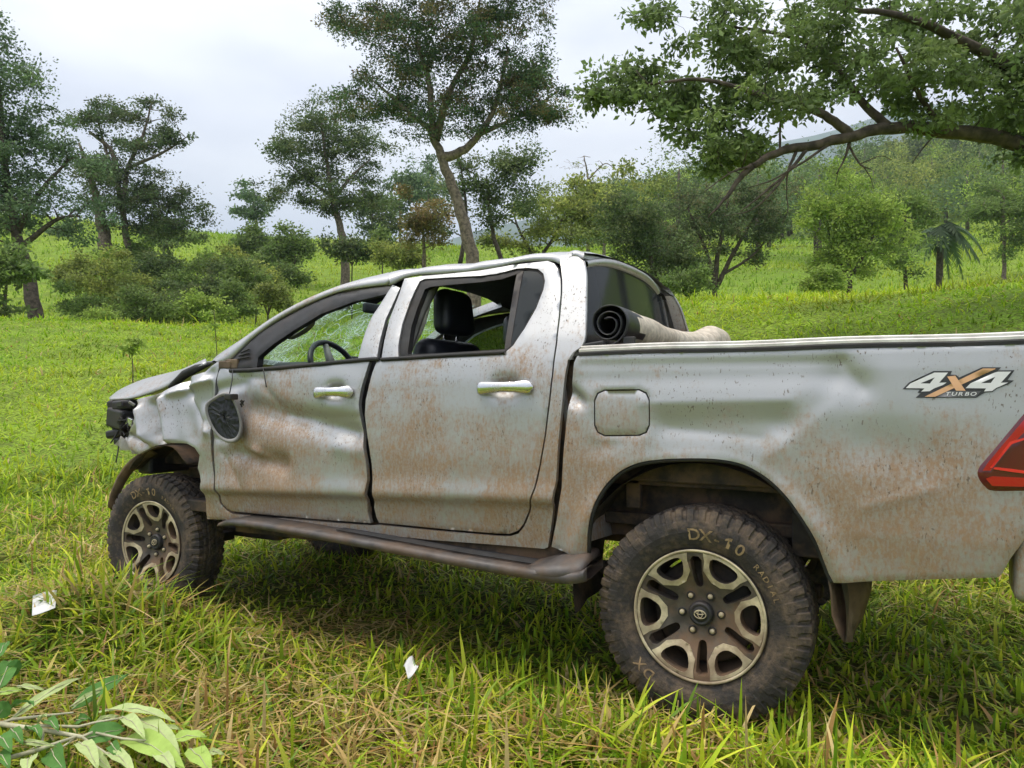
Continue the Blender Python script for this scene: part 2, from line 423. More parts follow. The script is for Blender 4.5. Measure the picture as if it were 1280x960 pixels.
d_fen = dents([((208, 500), (216, 548), -.03, .035), ((190, 508), (196, 540), .04, .04), ((228, 500), (238, 545), .025, .05), ((172, 528), (182, 545), -.03, .03), ((262, 470), (258, 500), .04, .04)], cab0)
c_fen = creases([((208, 498), (217, 550), -.022, .030), ((178, 512), (186, 552), -.030, .028), ((196, 505), (200, 550), .024, .03), ((228, 476), (250, 528), .03, .035), ((160, 545), (185, 556), .02, .025), ((215, 492), (262, 474), -.018, .02), ((240, 500), (258, 540), -.018, .03)], cab0)
c_door = creases([((308, 478), (304, 510), .014, .03), ((296, 470), (330, 474), .012, .018), ((318, 512), (445, 552), -.010, .03), ((276, 566), (300, 612), .014, .025), ((268, 548), (300, 556), .014, .02), ((330, 486), (360, 520), .010, .025), ((300, 556), (335, 572), -.016, .02), ((350, 520), (450, 522), .008, .02)], cab0)
c_bed = creases([((728, 456), (1052, 452), .007, .022), ((1052, 452), (1078, 486), .007, .028), ((800, 504), (985, 500), -.007, .022), ((955, 574), (1040, 508), -.0035, .035), ((835, 536), (950, 548), .008, .03), ((711, 486), (728, 503), .016, .02), ((1080, 634), (1165, 612), -.006, .02), ((740, 520), (760, 560), .004, .03)], bed0)
def cabL(x, z): return cab0(x, z)
def doorF(x, z): return cab0(x, z)+d_door(x, z)+c_door(x, z)+d_cup(x, z)+wob(x, z, 17., .0022)
def doorR(x, z): return cab0(x, z)+d_cup(x, z)+wob(x, z, 9., .0012)
def bedL(x, z): return bed0(x, z)+d_bed(x, z)+c_bed(x, z)+wob(x, z, 11., .0016)
def fenL(x, z): return cab0(x, z)+d_fen(x, z)*.7+2.3*c_fen(x, z)+wob(x, z, 24., .0035)

def panel(name, outline, holes, S, mat, parent, step=.018, thick=.022, roll=.004, side=1, off=0.):
    Q, T, L, loops = fill2d(outline, holes, step)
    y = S(Q[:, 0], Q[:, 1])+off
    dist = np.full(len(Q), 9.)
    for l_ in loops: dist = np.minimum(dist, polydist(Q, l_))
    if roll: y = y-roll*np.clip(1-dist/(roll*2.2), 0, 1)**2
    V = [(a[0], side*b, a[1]) for a, b in zip(Q, y)]; Fc = []
    for t in T:
        a, b, c = (Q[i] for i in t); ccw = (b[0]-a[0])*(c[1]-a[1])-(b[1]-a[1])*(c[0]-a[0]) > 0
        if (ccw and side == 1) or (not ccw and side == -1): t = t[::-1]
        Fc.append(tuple(t))
    if thick:
        for lp in L:
            o = len(V); n = len(lp)
            V += [V[i] for i in lp]+[(V[i][0], V[i][1]-side*thick, V[i][2]) for i in lp]
            for i in range(n): Fc.append((o+i, o+(i+1) % n, o+n+(i+1) % n, o+n+i))
    return mesh(name, V, Fc, mat, parent)
def strip(name, pts, S, width, height, mat, parent, off=.004, side=1):
    """flat moulding following a pixel polyline on the side surface"""
    P = xz(pts, S) if np.max(pts) > 20 else np.array(pts)
    C3 = [np.array([p[0], side*(float(S(p[0], p[1]))+off), p[1]]) for p in P]
    rows = []
    for i, p in enumerate(C3):
        t = C3[min(i+1, len(C3)-1)]-C3[max(i-1, 0)]; t /= np.linalg.norm(t); n = np.cross(t, (0, side, 0)); n /= np.linalg.norm(n)
        oy = np.array([0, side*height, 0]); h = width/2
        rows.append([p+n*h-oy, p+n*h*.8+oy*.6, p+oy, p-n*h*.8+oy*.6, p-n*h-oy])
    return loft(name, rows, mat, parent)

# ================================================================== TERRAIN
PH = np.radians([-180, -70, -45, -33.7, -19.5, -2.4, 12.3, 19, 25.6, 33.7, 46, 70, 180])
RH = np.array([0, 2, 3.2, 5, 6.5, 8, 10, 12, 15, 18, 20, 26, 34, 45, 60, 80, 95, 130, 200, 350, 600, 1200])
flat = [-.16, -.12, -.02, 0, .03, .06, .1, .15, .2, .2, .2, .2, .2, .2, .2, .3, .5, 1, 2, 2, 0, 0]
left = [-.16, -.12, -.02, 0, .05, .14, .42, .75, 1.32, 1.9, 2.28, 3.3, 3.3, 4.6, 8.6, 15.2, 20.3, 24, 27, 30, 30, 30]
left2 = [-.16, -.12, -.02, 0, .05, .16, .5, .85, 1.5, 2.1, 2.45, 3.35, 3.3, 4.7, 9.0, 15.6, 20.3, 23, 26, 30, 30, 30]
midc = [-.16, -.12, -.02, 0, .03, .25, .8, 1.35, 2.1, 2.7, 3.0, 3.5, 3.9, 5.6, 9.8, 15.5, 19.8, 25, 31, 36, 40, 40]
rgt = [-.16, -.12, -.02, 0, .12, .65, 1.5, 2.3, 3.05, 3.1, 3.0, 2.8, 3.3, 5.2, 9.5, 15.0, 18.5, 26, 44, 90, 130, 150]
rgt2 = [-.16, -.12, -.02, 0, .15, .75, 1.65, 2.4, 3.05, 3.0, 2.8, 2.5, 2.8, 4.6, 8.6, 13.5, 17, 25, 48, 104, 150, 170]
HT = np.array([flat, [(a*2+b)/3 for a, b in zip(flat, left)], left, left, left2, midc, rgt, rgt, rgt2, [v*1.03 for v in rgt2], rgt2, [(a+b)/2 for a, b in zip(flat, rgt2)], flat])
RI = np.arange(0, 2.6, .02)           # log-spaced radial axis
def _rk(r): return np.log10(1+r/3.)
HTF = np.array([np.interp(RI, _rk(RH), row) for row in HT])
for _ in range(3): HTF[:, 1:-1] = (HTF[:, :-2]+2*HTF[:, 1:-1]+HTF[:, 2:])/4
def gz(x, y):
    x = np.asarray(x, float); y = np.asarray(y, float)
    dx, dy = x-CAM[0], y-CAM[1]; d = dx*FW[0]+dy*FW[1]; r = dx*RT[0]+dy*RT[1]
    ph = np.arctan2(r, d); rho = np.hypot(d, r); k = np.clip(_rk(rho)/.02, 0, len(RI)-1.001); i = k.astype(int); u = k-i
    j = np.clip(np.searchsorted(PH, ph, 'right')-1, 0, len(PH)-2); v = (ph-PH[j])/(PH[j+1]-PH[j]); v = v*v*(3-2*v)
    h = (HTF[j, i]*(1-u)+HTF[j, i+1]*u)*(1-v)+(HTF[j+1, i]*(1-u)+HTF[j+1, i+1]*u)*v
    a = np.clip((rho-6)/20, 0, 1)
    b = np.sin(x*.31+2*np.sin(y*.17))*np.sin(y*.27+1.5*np.sin(x*.13))*.22+np.sin(x*1.1+y*.4)*np.sin(y*.9-x*.3)*.06
    s = np.clip((rho-2)/8, .25, 1)
    h = h+.19*np.exp(-(((x-3.05)/.60)**2+((y-1.28)/.34)**2))+.05*np.exp(-(((x-.05)/.5)**2+((y-1.25)/.3)**2))
    return h+a*b+.02*s*np.sin(x*2.3+np.sin(y*1.7))*np.sin(y*2.1+np.sin(x*1.4))
def build_ground():
    az = np.concatenate([np.radians(np.arange(-180, -60, 6)), np.radians(np.arange(-60, 60, .8)), np.radians(np.arange(60, 180, 6))])
    rad = np.concatenate([[.05], np.geomspace(.6, 1600, 190)]); n = len(az)
    A, Rr = np.meshgrid(az, rad); X = CAM[0]+Rr*(np.cos(A)*FW[0]+np.sin(A)*RT[0]); Y = CAM[1]+Rr*(np.cos(A)*FW[1]+np.sin(A)*RT[1])
    Z = gz(X, Y); V = np.stack([X, Y, Z], -1).reshape(-1, 3); Fc = []
    for i in range(len(rad)-1):
        for k in range(n):
            a = i*n+k; b = i*n+(k+1) % n; Fc.append((a, a+n, b+n, b))
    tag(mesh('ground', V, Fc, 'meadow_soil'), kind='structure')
build_ground()

# ================================================================== PICKUP
truck = tag(empty('pickup_truck'), 'dented silver double-cab pickup caked in red mud, standing in the grass', 'pickup truck')
PNT = 'silver_paint'
# ---- left and right doors, quarter panels, bed sides (traced on the side surface, then mirrored undented)
fd = [(277, 455), (272, 466), (268, 487), (266, 510), (265.5, 540), (266.5, 577), (268, 600), (271, 615), (276, 628), (283, 636), (290, 639.5),
      (350, 645), (420, 651), (463, 654), (459, 641), (457.5, 625), (458, 600), (457, 580), (455, 565), (451.5, 545), (448.5, 525), (447.5, 505), (449.5, 490), (455, 470), (461, 452), (470, 449),
      (474, 425), (481, 400), (490, 380), (499, 360), (490, 356), (475, 380), (465, 395), (457, 413), (450, 435), (446, 450), (400, 454.5), (350, 459.5), (310, 463), (290, 463.5), (283, 459)]
fdx = xz(fd, cab0)
rd = [(470, 452), (465, 465), (461, 480), (456.5, 500), (455.5, 520), (458, 540), (461, 560), (464, 580), (465, 600), (465, 620), (467, 635), (470, 647), (473, 653.5),
      (520, 658), (560, 662), (620, 667), (636, 667.5), (646, 664), (653, 656), (660, 640), (667, 610), (674, 580), (680, 545), (685, 505), (689, 470), (694, 430), (698, 395), (700.5, 365), (700, 348), (697, 336), (692, 329), (684, 326),
      (640, 331), (600, 338), (560, 342), (526, 345), (505, 348), (499, 366), (486, 400), (480, 425), (476, 449)]
rw = [(497, 447), (497, 432), (502, 405), (512, 376), (524, 351), (530, 348.5), (560, 346.5), (600, 344.5), (620, 342), (645, 335.5), (660, 334.5), (672, 336), (679, 342), (681, 351), (679, 362), (670, 385), (655, 411), (641, 432), (632, 439.5), (560, 443.5)]
qr = smooth_curve([(729, 326), (732, 345), (731.8, 372), (731.5, 400), (731, 420), (727, 432), (717, 440), (710, 449.5)], 30)
qt = [(703, 366), (700.5, 395), (696.5, 430), (691.5, 470), (687.5, 505), (682.5, 545), (676.5, 580), (669.5, 610), (662.5, 641), (655.5, 658), (648, 667), (637, 670.5), (620, 670), (560, 665), (473, 656.5), (463, 657), (420, 654), (350, 648), (290, 642.5),
      (290, 649), (350, 655), (420, 663), (540, 675), (620, 681), (680, 686), (685, 684), (690, 650), (695, 600), (698, 550), (702, 510), (706, 470)]+[tuple(q) for q in qr[::-1]]+[(720, 318), (700, 322), (701.5, 336), (703, 350)]
bs = [(717, 453), (721, 445), (730, 442.6), (860, 438.6), (1000, 435), (1120, 431.7), (1280, 427.5)]
bs2 = [(1262, 700), (1253, 717), (1248, 722), (1180, 724), (1100, 726.5), (1042, 729), (1036, 718), (1029, 700), (1019, 675), (1004, 650), (985, 623), (965, 602.5), (945, 588.5), (925, 579.5), (900, 574.5), (870, 573), (830, 574), (800, 578), (780, 586), (765, 597), (752, 612), (742, 630), (736, 650), (733.5, 670), (733, 690), (731, 699), (689, 683.5),
       (695.5, 650), (701.5, 610), (704.5, 560), (708.5, 520), (711.5, 490), (714.5, 470)]
bs2 = bs2[:6]+[tuple(q) for q in smooth_curve(bs2[6:25], 64)]+bs2[25:]
rdx, rwx, qtx = xz(rd, cab0), xz(rw, cab0), xz(qt, cab0)
bsx = np.vstack([xz(bs, bed0), [(-1.09, 1.372), (-1.115, 1.355), (-1.125, 1.0), (-1.118, .80), (-1.02, .79)], xz(bs2, bed0)])
def rquad(x0, x1, y0, y1, c): return [(x0+c, y0), (x1-c, y0-.6), (x1-c*.3, y0+c*.3), (x1, y0+c), (x1, y1-c), (x1-c*.3, y1-c*.3), (x1-c, y1), (x0+c, y1+.6), (x0+c*.3, y1-c*.3), (x0, y1-c), (x0, y0+c), (x0+c*.3, y0+c*.3)]
fuel = xz(rquad(742, 812, 487, 545, 13), bedL)
fen = [(170, 500), (205, 490), (222, 479), (235, 471), (255, 465), (262, 458), (271, 452), (276, 452), (271, 464), (266.5, 487), (264, 510), (263.5, 540), (264.5, 577), (266, 600), (269, 616), (274, 629), (282, 638), (289, 642), (289, 650), (258, 649), (256, 625), (250, 602), (246, 585), (249, 569),
       (243, 560), (232, 554.5), (215, 553), (195, 556.5), (180, 563.5), (173, 568), (160, 560), (155, 548), (158, 540), (166, 530), (174, 520), (177, 510)]
fenx = xz(fen, cab0)

door_f = panel('front_door', fdx, [], doorF, PNT, truck, .0125)
door_f['label'] = 'front door crushed in by a deep diagonal dent'
door_r = panel('rear_door', rdx, [rwx], doorR, PNT, truck)
quarter = panel('cab_side', qtx, [], cabL, PNT, truck, .016, .022, .0)
fender = panel('front_fender', fenx, [], fenL, PNT, truck, .011); fender['label'] = 'crumpled front fender torn open at the headlamp'
bed_side = panel('bed_side', bsx, [fuel], bedL, PNT, truck, .0135)
panel('fuel_door', xz(rquad(743.6, 810.4, 488.6, 543.4, 12.5), bedL), [], bedL, PNT, bed_side, .018, .02, .004)
for nm, o_, h_, S in (('front_door', fdx, [], cab0), ('rear_door', rdx, [rwx], cab0), ('cab_side', qtx, [], cab0), ('bed_side', bsx, [], bed0), ('front_fender', fenx, [], lambda x, z: cab0(x, z)+wob(x, z, 30, .006))):
    panel(nm, o_, h_, S, PNT, truck, .035, .022, .004, side=-1)
# door jamb behind the open seams
jam = xz([(452, 449), (490, 372), (505, 349), (509, 352), (484, 449), (470, 520), (478, 600), (482, 655), (455, 655), (448, 600), (444, 560), (441, 510)], cab0)
jamb = panel('door_jamb', jam, [], lambda x, z: cab0(x, z)-.065, 'black_rubber', truck, .03, 0, 0)
jam2 = xz([(700, 450), (728, 436), (722, 500), (712, 560), (706, 620), (692, 690), (676, 686), (684, 640), (694, 540)], bed0)
panel('bed_gap_shade', jam2, [], lambda x, z: bed0(x, z)-.06, 'dark_underbody', truck, .04, 0, 0)

# ---- window frames
wf = [(289, 462.5), (284, 454), (299, 439), (313, 425.5), (325, 414.5), (345, 402.5), (380, 383.5), (400, 374), (420, 367.5), (450, 361.5), (470, 358.8), (489, 357), (482, 367), (470, 370), (440, 377), (400, 392), (365, 413), (340, 430), (321, 446), (319, 460)]
wfx = xz(wf, cab0)
for sd_ in (1, -1):
    dpar = door_f if sd_ == 1 else None
    fr = panel('window_frame', wfx, [], lambda x, z: cab0(x, z)-.004, 'black_plastic', truck, .02, .04, .006, sd_)
    tri = xz([(291, 458), (313, 430), (313, 456)], cab0)
    if sd_ == 1:
        fr.parent = door_f
        for k in range(3):
            strip('louvre', [(302-k*4+k*1.5, 441+k*4), (313, 436+k*5)], cab0, .008, .004, 'black_rubber', door_f, .006)
belt1 = [(288, 463.5), (310, 463), (350, 459.8), (400, 455), (446, 450.5), (474, 448.5)]
belt2 = [(477, 449.5), (497, 448.3), (560, 444.3), (632, 440.3)]
strip('belt_seal', belt1, cab0, .022, .008, 'black_rubber', door_f); strip('belt_seal', belt2, cab0, .020, .008, 'black_rubber', door_r)
rin = [(507, 443), (509, 428), (512, 408), (519, 386), (529, 361), (536, 358), (560, 355.5), (600, 352), (625, 348.5), (644, 342), (652, 337), (660, 337.5), (670, 338.5), (676, 343.5), (678, 351), (676, 362), (667.5, 384), (653, 410), (639.5, 429.5), (631, 436), (560, 440.5)]
for sd_ in (1, -1):
    ring = panel('window_frame', rwx, [xz(rin, cab0)], lambda x, z: cab0(x, z)-.010, 'black_rubber', truck, .02, .035, .004, sd_)
    if sd_ == 1: ring.parent = door_r
    bar = panel('division_bar', xz([(645, 338), (652.5, 337.5), (636, 434.5), (628.5, 437)], cab0), [], lambda x, z: cab0(x, z)-.012, 'black_plastic', truck, .03, .03, .003, sd_)
    qg = panel('quarter_glass', xz([(653, 338), (661, 338), (669.5, 339), (675.5, 344), (677.5, 351), (675.5, 362), (667, 384), (652.5, 410), (639, 429), (636.5, 432)], cab0), [], lambda x, z: cab0(x, z)-.016, 'glass_quarter', truck, .03, 0, 0, sd_)
    if sd_ == 1: bar.parent = door_r; qg.parent = door_r
# far-side glass still in place, tinted
fwi = xz([(321, 458), (323, 447), (341, 431.5), (366, 414), (401, 393), (441, 378), (481, 368.5), (475, 380), (465, 395), (457, 413), (450, 435), (446, 449)], cab0)
panel('door_glass', fwi, [], lambda x, z: cab0(x, z)-.02, 'glass_tinted', truck, .05, 0, 0, -1)
panel('door_glass', xz([(505, 444), (509, 425), (513, 405), (520, 384), (530, 360), (560, 354), (600, 350), (645, 340), (630, 437)], cab0), [], lambda x, z: cab0(x, z)-.02, 'glass_tinted', truck, .05, 0, 0, -1)
tube('window_chrome', [(p[0], -(float(cab0(p[0], p[1]))-.035), p[1]) for p in smooth_curve(fwi[1:7], 30)], .008, 'trim_pale', truck)

# ---- door handles
def handle(pxs, parent, S):
    (x0, y0), (x1, y1) = pxs
    A = on(x0, y0, S); B = on(x1, y1, S); L = A[0]-B[0]
    rows = []; n = 26
    for i in range(n):
        u = i/(n-1); x = A[0]+(B[0]-A[0])*u; z = A[2]+(B[2]-A[2])*u+.004*math.sin(math.pi*u)
        e = min(1, min(u, 1-u)/.10); w_ = (.0255+.004*math.cos(2*math.pi*u))*math.sqrt(max(.02, 1-(1-e)**2)); y = float(cab0(x, z))+.008+.022*math.sin(math.pi*min(1, max(0, u)))**.5*.9; t = .013*math.sqrt(max(.03, 1-(1-e)**2))
        if abs(u-.70) < .022: w_ *= .93; t *= .9
        rows.append([(x, y+t*math.sin(a)*(1.0), z+w_*math.cos(a)) for a in np.linspace(0, 2*math.pi, 14, endpoint=False)])
    o = loft('handle', rows, 'chrome', parent, close=True)
    return o
handle(((394, 491.5), (443, 490)), door_f, doorF); handle(((597, 486), (667.5, 484)), door_r, doorR)

# ---- roof, A-pillars, rear wall
low = [(275, 453), (284, 451), (299, 436.5), (313, 423), (345, 400), (380, 381.5), (420, 365.5), (450, 359.5), (488, 355)]
sil = [(264, 452), (272, 444), (288, 433), (304, 422.5), (338, 399), (374, 378), (413, 361), (447, 350), (486, 340.5)]
rows = []
for (a, b), (c, d) in zip(low, sil):
    L_ = on(a, b, cab0); S_ = on(c, d, lambda x, z: cab0(x, z)-.035)
    m_ = (L_+S_)/2+np.array([0, .010, .008]); I_ = S_+np.array([-.005, -.055, -.012]); I2 = I_+np.array([-.02, -.01, -.05])
    rows.append([L_-np.array([0, .03, 0]), L_, m_, S_, I_, I2])
rr = smooth_curve(np.array(rows).reshape(len(rows), -1), 40).reshape(40, -1, 3)
loft('a_pillar', [[tuple(p) for p in r] for r in rr], PNT, truck)
loft('a_pillar', [[(p[0], -p[1], p[2]) for p in r] for r in rr], PNT, truck)
lowr = [(486, 355.5), (505, 346.5), (526, 343.5), (560, 340.5), (600, 336.5), (640, 329.5), (672, 325.2), (692, 326), (702, 330), (716, 320), (730, 325)]
silr = [(486, 340.5), (505, 337.5), (526, 335), (560, 331), (600, 327.5), (640, 322.5), (672, 318.5), (692, 316), (704, 314.8), (722, 313.6), (733, 316)]
rows = []
for i, ((a, b), (c, d)) in enumerate(zip(lowr, silr)):
    L_ = on(a, b, cab0); S_ = aty(c, d, .575); z = S_[2]; x = S_[0]
    half = [L_-np.array([0, .03, .0]), L_, L_*.45+S_*.55+np.array([0, .012, .012]), S_, np.array([x, .45, z+.018]), np.array([x, .25, z+.03]), np.array([x, 0, z+.034])]
    rows.append(half+[np.array([p[0], -p[1], p[2]]) for p in half[-2::-1]])
rr = smooth_curve(np.array(rows).reshape(len(rows), -1), 60).reshape(60, -1, 3)
for k, r in enumerate(rr):                     # shallow buckles along the roof edge
    for j, p in enumerate(r):
        p[2] += .006*math.exp(-((p[0]-1.14)/.05)**2)*(-1 if j < 4 else .3)+.003*math.sin(p[0]*23+j)
loft('roof', [[tuple(p) for p in r] for r in rr], PNT, truck)
loft('headliner', [[(p[0], p[1]*.96, p[2]-.045) for p in r[1:-1]] for r in rr[::4]], 'headliner_dark', truck)
last = rr[-1]
def bwx(z): return .515+.15*(z-1.45)
# rear corner posts, both sides
for s in (1, -1):
    rows = []
    for a, b in qr:
        p = on(a, b, cab0); zz = p[2]
        e = np.array([bwx(zz)+.02, p[1]-.05, zz]); c = np.array([min(p[0], e[0])-.022, p[1]-.012, zz])
        r = [(1-t)**2*p+2*t*(1-t)*c+t*t*e for t in np.linspace(0, 1, 9)]
        rows.append([(q[0], s*q[1], q[2]) for q in r])
    loft('rear_pillar', rows, PNT, truck)
def panelX(name, outline, holes, X, mat, parent, step=.05, thick=.02):
    Q, T, L, loops = fill2d(outline, holes, step)
    V = [(float(X(a[1]))+.045*(a[0]/.7)**2, a[0], a[1]) for a in Q]; Fc = [tuple(t) for t in T]
    for lp in L:
        o = len(V); n = len(lp); V += [V[i] for i in lp]+[(V[i][0]+thick, V[i][1], V[i][2]) for i in lp]
        for i in range(n): Fc.append((o+i, o+(i+1) % n, o+n+(i+1) % n, o+n+i))
    return mesh(name, V, Fc, mat, parent)
hole = chaikin([(-.735, 1.38), (-.64, 1.38), (.64, 1.38), (.735, 1.38), (.715, 1.47), (.63, 1.74), (.605, 1.815), (.53, 1.832), (-.53, 1.832), (-.605, 1.815), (-.63, 1.74), (-.715, 1.47)], 2)
rear = panelX('cab_rear_wall', [(-.86, .62), (.86, .62), (.86, 1.30), (.785, 1.40), (.65, 1.835), (.3, 1.862), (-.3, 1.862), (-.65, 1.835), (-.785, 1.40), (-.86, 1.30)], [hole], bwx, PNT, truck)
panelX('rear_window', hole*.999, [], lambda z: bwx(z)+.006, 'glass_rear', truck, .1, .004)
rows = []
for y in np.linspace(-.53, .53, 24):
    k = (y/.53)**2; z = 1.872-.05*k**1.5; x = bwx(1.84)+.03*k
    rows.append([(x+.06, y, z+.012), (x+.012, y, z+.006), (x-.018, y, z-.012), (x-.020, y, z-.03), (x+.01, y, z-.045)])
loft('roof_spoiler', rows, PNT, truck)

# ---- windscreen, cowl, dashboard, cabin
rows = []
for y in np.linspace(-.70, .70, 15):
    k = 1-(y/.70)**2
    rows.append([(2.47+.22*k-(t*(.62)), y*(1-.14*t), 1.385+.415*t+.045*math.sin(math.pi*t)) for t in np.linspace(0, 1, 9)])
ws = loft('windscreen', rows, 'glass_shattered', truck); ws['label'] = 'shattered windscreen'
boxes('cowl', [((2.62, 0, 1.30), (.22, 1.55, .10))], 'black_plastic', truck)
boxes('floor_pan', [((1.75, 0, .60), (2.5, 1.62, .06)), ((2.72, 0, .95), (.04, 1.5, .74)), ((.58, 0, .95), (.03, 1.5, .66))], 'dark_underbody', truck)
bm = bmesh.new(); add_box(bm, (2.44, 0, 1.24), (.40, 1.50, .22), None, .05, 4); add_box(bm, (2.36, .38, 1.345), (.26, .40, .10), None, .04, 4); add_box(bm, (2.30, 0, 1.0), (.24, .34, .5), None, .03)
add_box(bm, (2.40, -.35, 1.33), (.34, .55, .07), None, .03, 3); add_box(bm, (2.29, .02, 1.37), (.03, .28, .15), None, .01)
bmobj('dashboard', bm, 'interior_black', truck, True)
SWC = np.array([2.16, .40, 1.345]); ax = Vector((-.88, 0, .47)).normalized(); u_ = Vector((0, 1, 0)); v_ = ax.cross(u_)
V, Fc = [], []
for i in range(40):
    a = 2*math.pi*i/40; c = Vector(SWC)+(u_*math.cos(a)+v_*math.sin(a))*.185
    for k in range(8):
        b = 2*math.pi*k/8; V.append(c+((u_*math.cos(a)+v_*math.sin(a))*math.cos(b)+ax*math.sin(b))*.016)
for i in range(40):
    for k in range(8): Fc.append((i*8+k, i*8+(k+1) % 8, ((i+1) % 40)*8+(k+1) % 8, ((i+1) % 40)*8+k))
sw = mesh('steering_wheel', V, Fc, 'leather_black', truck)
spk = [([tuple(SWC+np.array(u_*math.cos(a)+v_*math.sin(a))*.17), tuple(SWC-np.array(ax)*.02)], [.016, .03]) for a in (0, math.pi, math.pi*1.5)]
tubes('spoke', spk, 'trim_grey', sw); tube('column', [tuple(SWC-np.array(ax)*.02), tuple(SWC-np.array(ax)*.25)], .06, 'interior_black', sw, 12)
def seat(x, y, w_, back_z, name='seat', posts=True):
    o = empty(name, (0, 0, 0), truck)
    bm = bmesh.new(); add_box(bm, (x+.32, y, .92), (.55, w_, .18), None, .06, 4); bmobj('cushion', bm, 'leather_black', o, True)
    bm = bmesh.new(); add_box(bm, (0, 0, 0), (.16, w_, back_z-.90), None, .07, 5); bmesh.ops.rotate(bm, cent=(0, 0, 0), matrix=Matrix.Rotation(math.radians(-14), 3, 'Y'), verts=bm.verts)
    bmesh.ops.translate(bm, vec=(x+.08, y, (back_z+.90)/2), verts=bm.verts); bmobj('backrest', bm, 'leather_black', o, True)
    return o
def headrest(par, x, y, z, w_, h):
    bm = bmesh.new(); add_box(bm, (0, 0, 0), (.12, w_, h), None, .055, 5)
    for v in bm.verts: v.co.x += .25*v.co.z*.3-.9*v.co.y**2; v.co.y *= 1-.25*(v.co.z/h)
    bmesh.ops.translate(bm, vec=(x, y, z), verts=bm.verts); hr = bmobj('headrest', bm, 'leather_black', par, True)
    for s in (-.06, .06): tube('headrest_post', [(x, y+s, z-h/2+.02), (x+.03, y+s, z-h/2-.12)], .007, 'chrome', par)
s = seat(1.40, .38, .50, 1.50); headrest(s, 1.405, .38, 1.635, .27, .235)
s = seat(1.40, -.38, .50, 1.46); headrest(s, 1.42, -.38, 1.59, .27, .2)
s = seat(.72, 0, 1.30, 1.36, 'rear_seat')
for y in (.38, -.38): headrest(s, .74, y, 1.43, .26, .13)
def grip(name, pts, r, mat):
    return tube(name, smooth_curve(pts, 24), r, mat, truck, 10)
grip('pillar_grip', [aty(513, 437, .70), aty(515, 431, .66), aty(524, 416, .655), aty(531, 396, .65), aty(534.5, 380, .65), aty(532, 371, .66), aty(526, 369, .69)], .014, 'trim_beige')
grip('pillar_grip', [aty(352, 416, .66), aty(358, 420, .645), aty(367, 421, .64), aty(382, 413, .635), aty(390, 405, .635), aty(391, 399, .645), aty(386, 396, .66)], .013, 'trim_grey')
tube('b_pillar_trim', [(1.47, .80, 1.0), (1.45, .78, 1.36), (1.40, .70, 1.62), (1.36, .60, 1.80)], .045, 'trim_grey', truck)
tube('b_pillar_trim', [(1.47, -.82, 1.0), (1.45, -.80, 1.36), (1.40, -.72, 1.62), (1.36, -.62, 1.80)], .05, 'trim_grey', truck)
bm = bmesh.new(); add_box(bm, tuple(aty(468, 386, .06)), (.035, .20, .062), None, .015, 3); bmobj('rear_view_mirror', bm, 'interior_black', truck, True)
boxes('sun_visor', [((1.98, .36, 1.775), (.16, .36, .015), Matrix.Rotation(math.radians(24), 3, 'Y'))], 'headliner_dark', truck)

# ---- bonnet, nose, engine bay
up_ = smooth_curve([(137, 498), (152, 487), (180, 475), (215, 466), (238, 459.5), (257, 453)], 24)
dn_ = smooth_curve([(137, 499.5), (165, 498), (195, 489), (211, 482), (226, 470), (258, 454.5)], 24)
rows = []
for i, ((a, b), (c, d)) in enumerate(zip(up_, dn_)):
    e = aty(c, d, .845-.12*max(0, (1-i/23))**2); p = aty(a, b, e[1]-.22-.05*i/23)
    r = []
    for t in np.linspace(0, 1, 7): r.append(e*(1-t)+p*t+np.array([0, 0, .02*math.sin(math.pi*t)*(i/23)]))
    q = p
    for y in (.40, .2, 0, -.2, -.4, -.6, -.74): r.append(np.array([q[0]+.10*(1-(y/.8)**2), min(y, q[1]-.02), q[2]+.03*(1-(y/.74)**2)-.03*(y < -.6)+.008*math.sin(q[0]*13+y*9)]))
    rows.append([tuple(v) for v in r])
loft('bonnet', rows, PNT, truck, thick=.012)['label'] = 'bonnet bent up along its left edge'
tube('bonnet_seal', [tuple(aty(a, b, .83)) for a, b in [(212, 484), (222, 476), (232, 467.5), (245, 461), (262, 455)]], [.012, .02, .026, .024, .01], 'black_rubber', truck)
A = aty(160, 520, .70)
bm = bmesh.new()
for px_, py_, sz, rz_ in ((163, 506, (.16, .14, .06), .1), (158, 523, (.19, .16, .12), -.15), (154, 541, (.15, .14, .05), .2), (147, 520, (.05, .10, .20), .3), (161, 551, (.14, .12, .05), .0), (144, 531, (.04, .06, .10), .5)): add_box(bm, tuple(aty(px_, py_, .70)), sz, Matrix.Rotation(rz_, 3, 'Z') @ Matrix.Rotation(rz_*.8, 3, 'Y'), .016, 3)
add_box(bm, (3.42, 0, 1.0), (.10, 1.30, .34), None, .02); add_box(bm, (3.36, 0, .80), (.12, 1.45, .12), None, .02); add_box(bm, (3.05, 0, .98), (.7, .7, .34), None, .06)
bmobj('headlamp_housing', bm, 'black_plastic', truck)
for k in range(8):
    p0 = aty(rng.uniform(146, 172), rng.uniform(505, 545), .80); tube('loose_wire', smooth_curve([p0, p0+rng.normal(0, .06, 3), p0+np.array([.05, .03, -.10])+rng.normal(0, .05, 3)], 10), .004, 'black_rubber', truck, 5)
for k in range(7):
    p0 = aty(rng.uniform(143, 172), rng.uniform(503, 560), .79); boxes('broken_lamp_piece', [(tuple(p0), (rng.uniform(.02, .07), .012, rng.uniform(.015, .05)), Matrix.Rotation(rng.uniform(-1, 1), 3, 'Y') @ Matrix.Rotation(rng.uniform(-.6, .6), 3, 'Z'))], ('black_plastic', 'trim_grey', 'chrome', 'mirror_black')[k % 4], truck, .003)
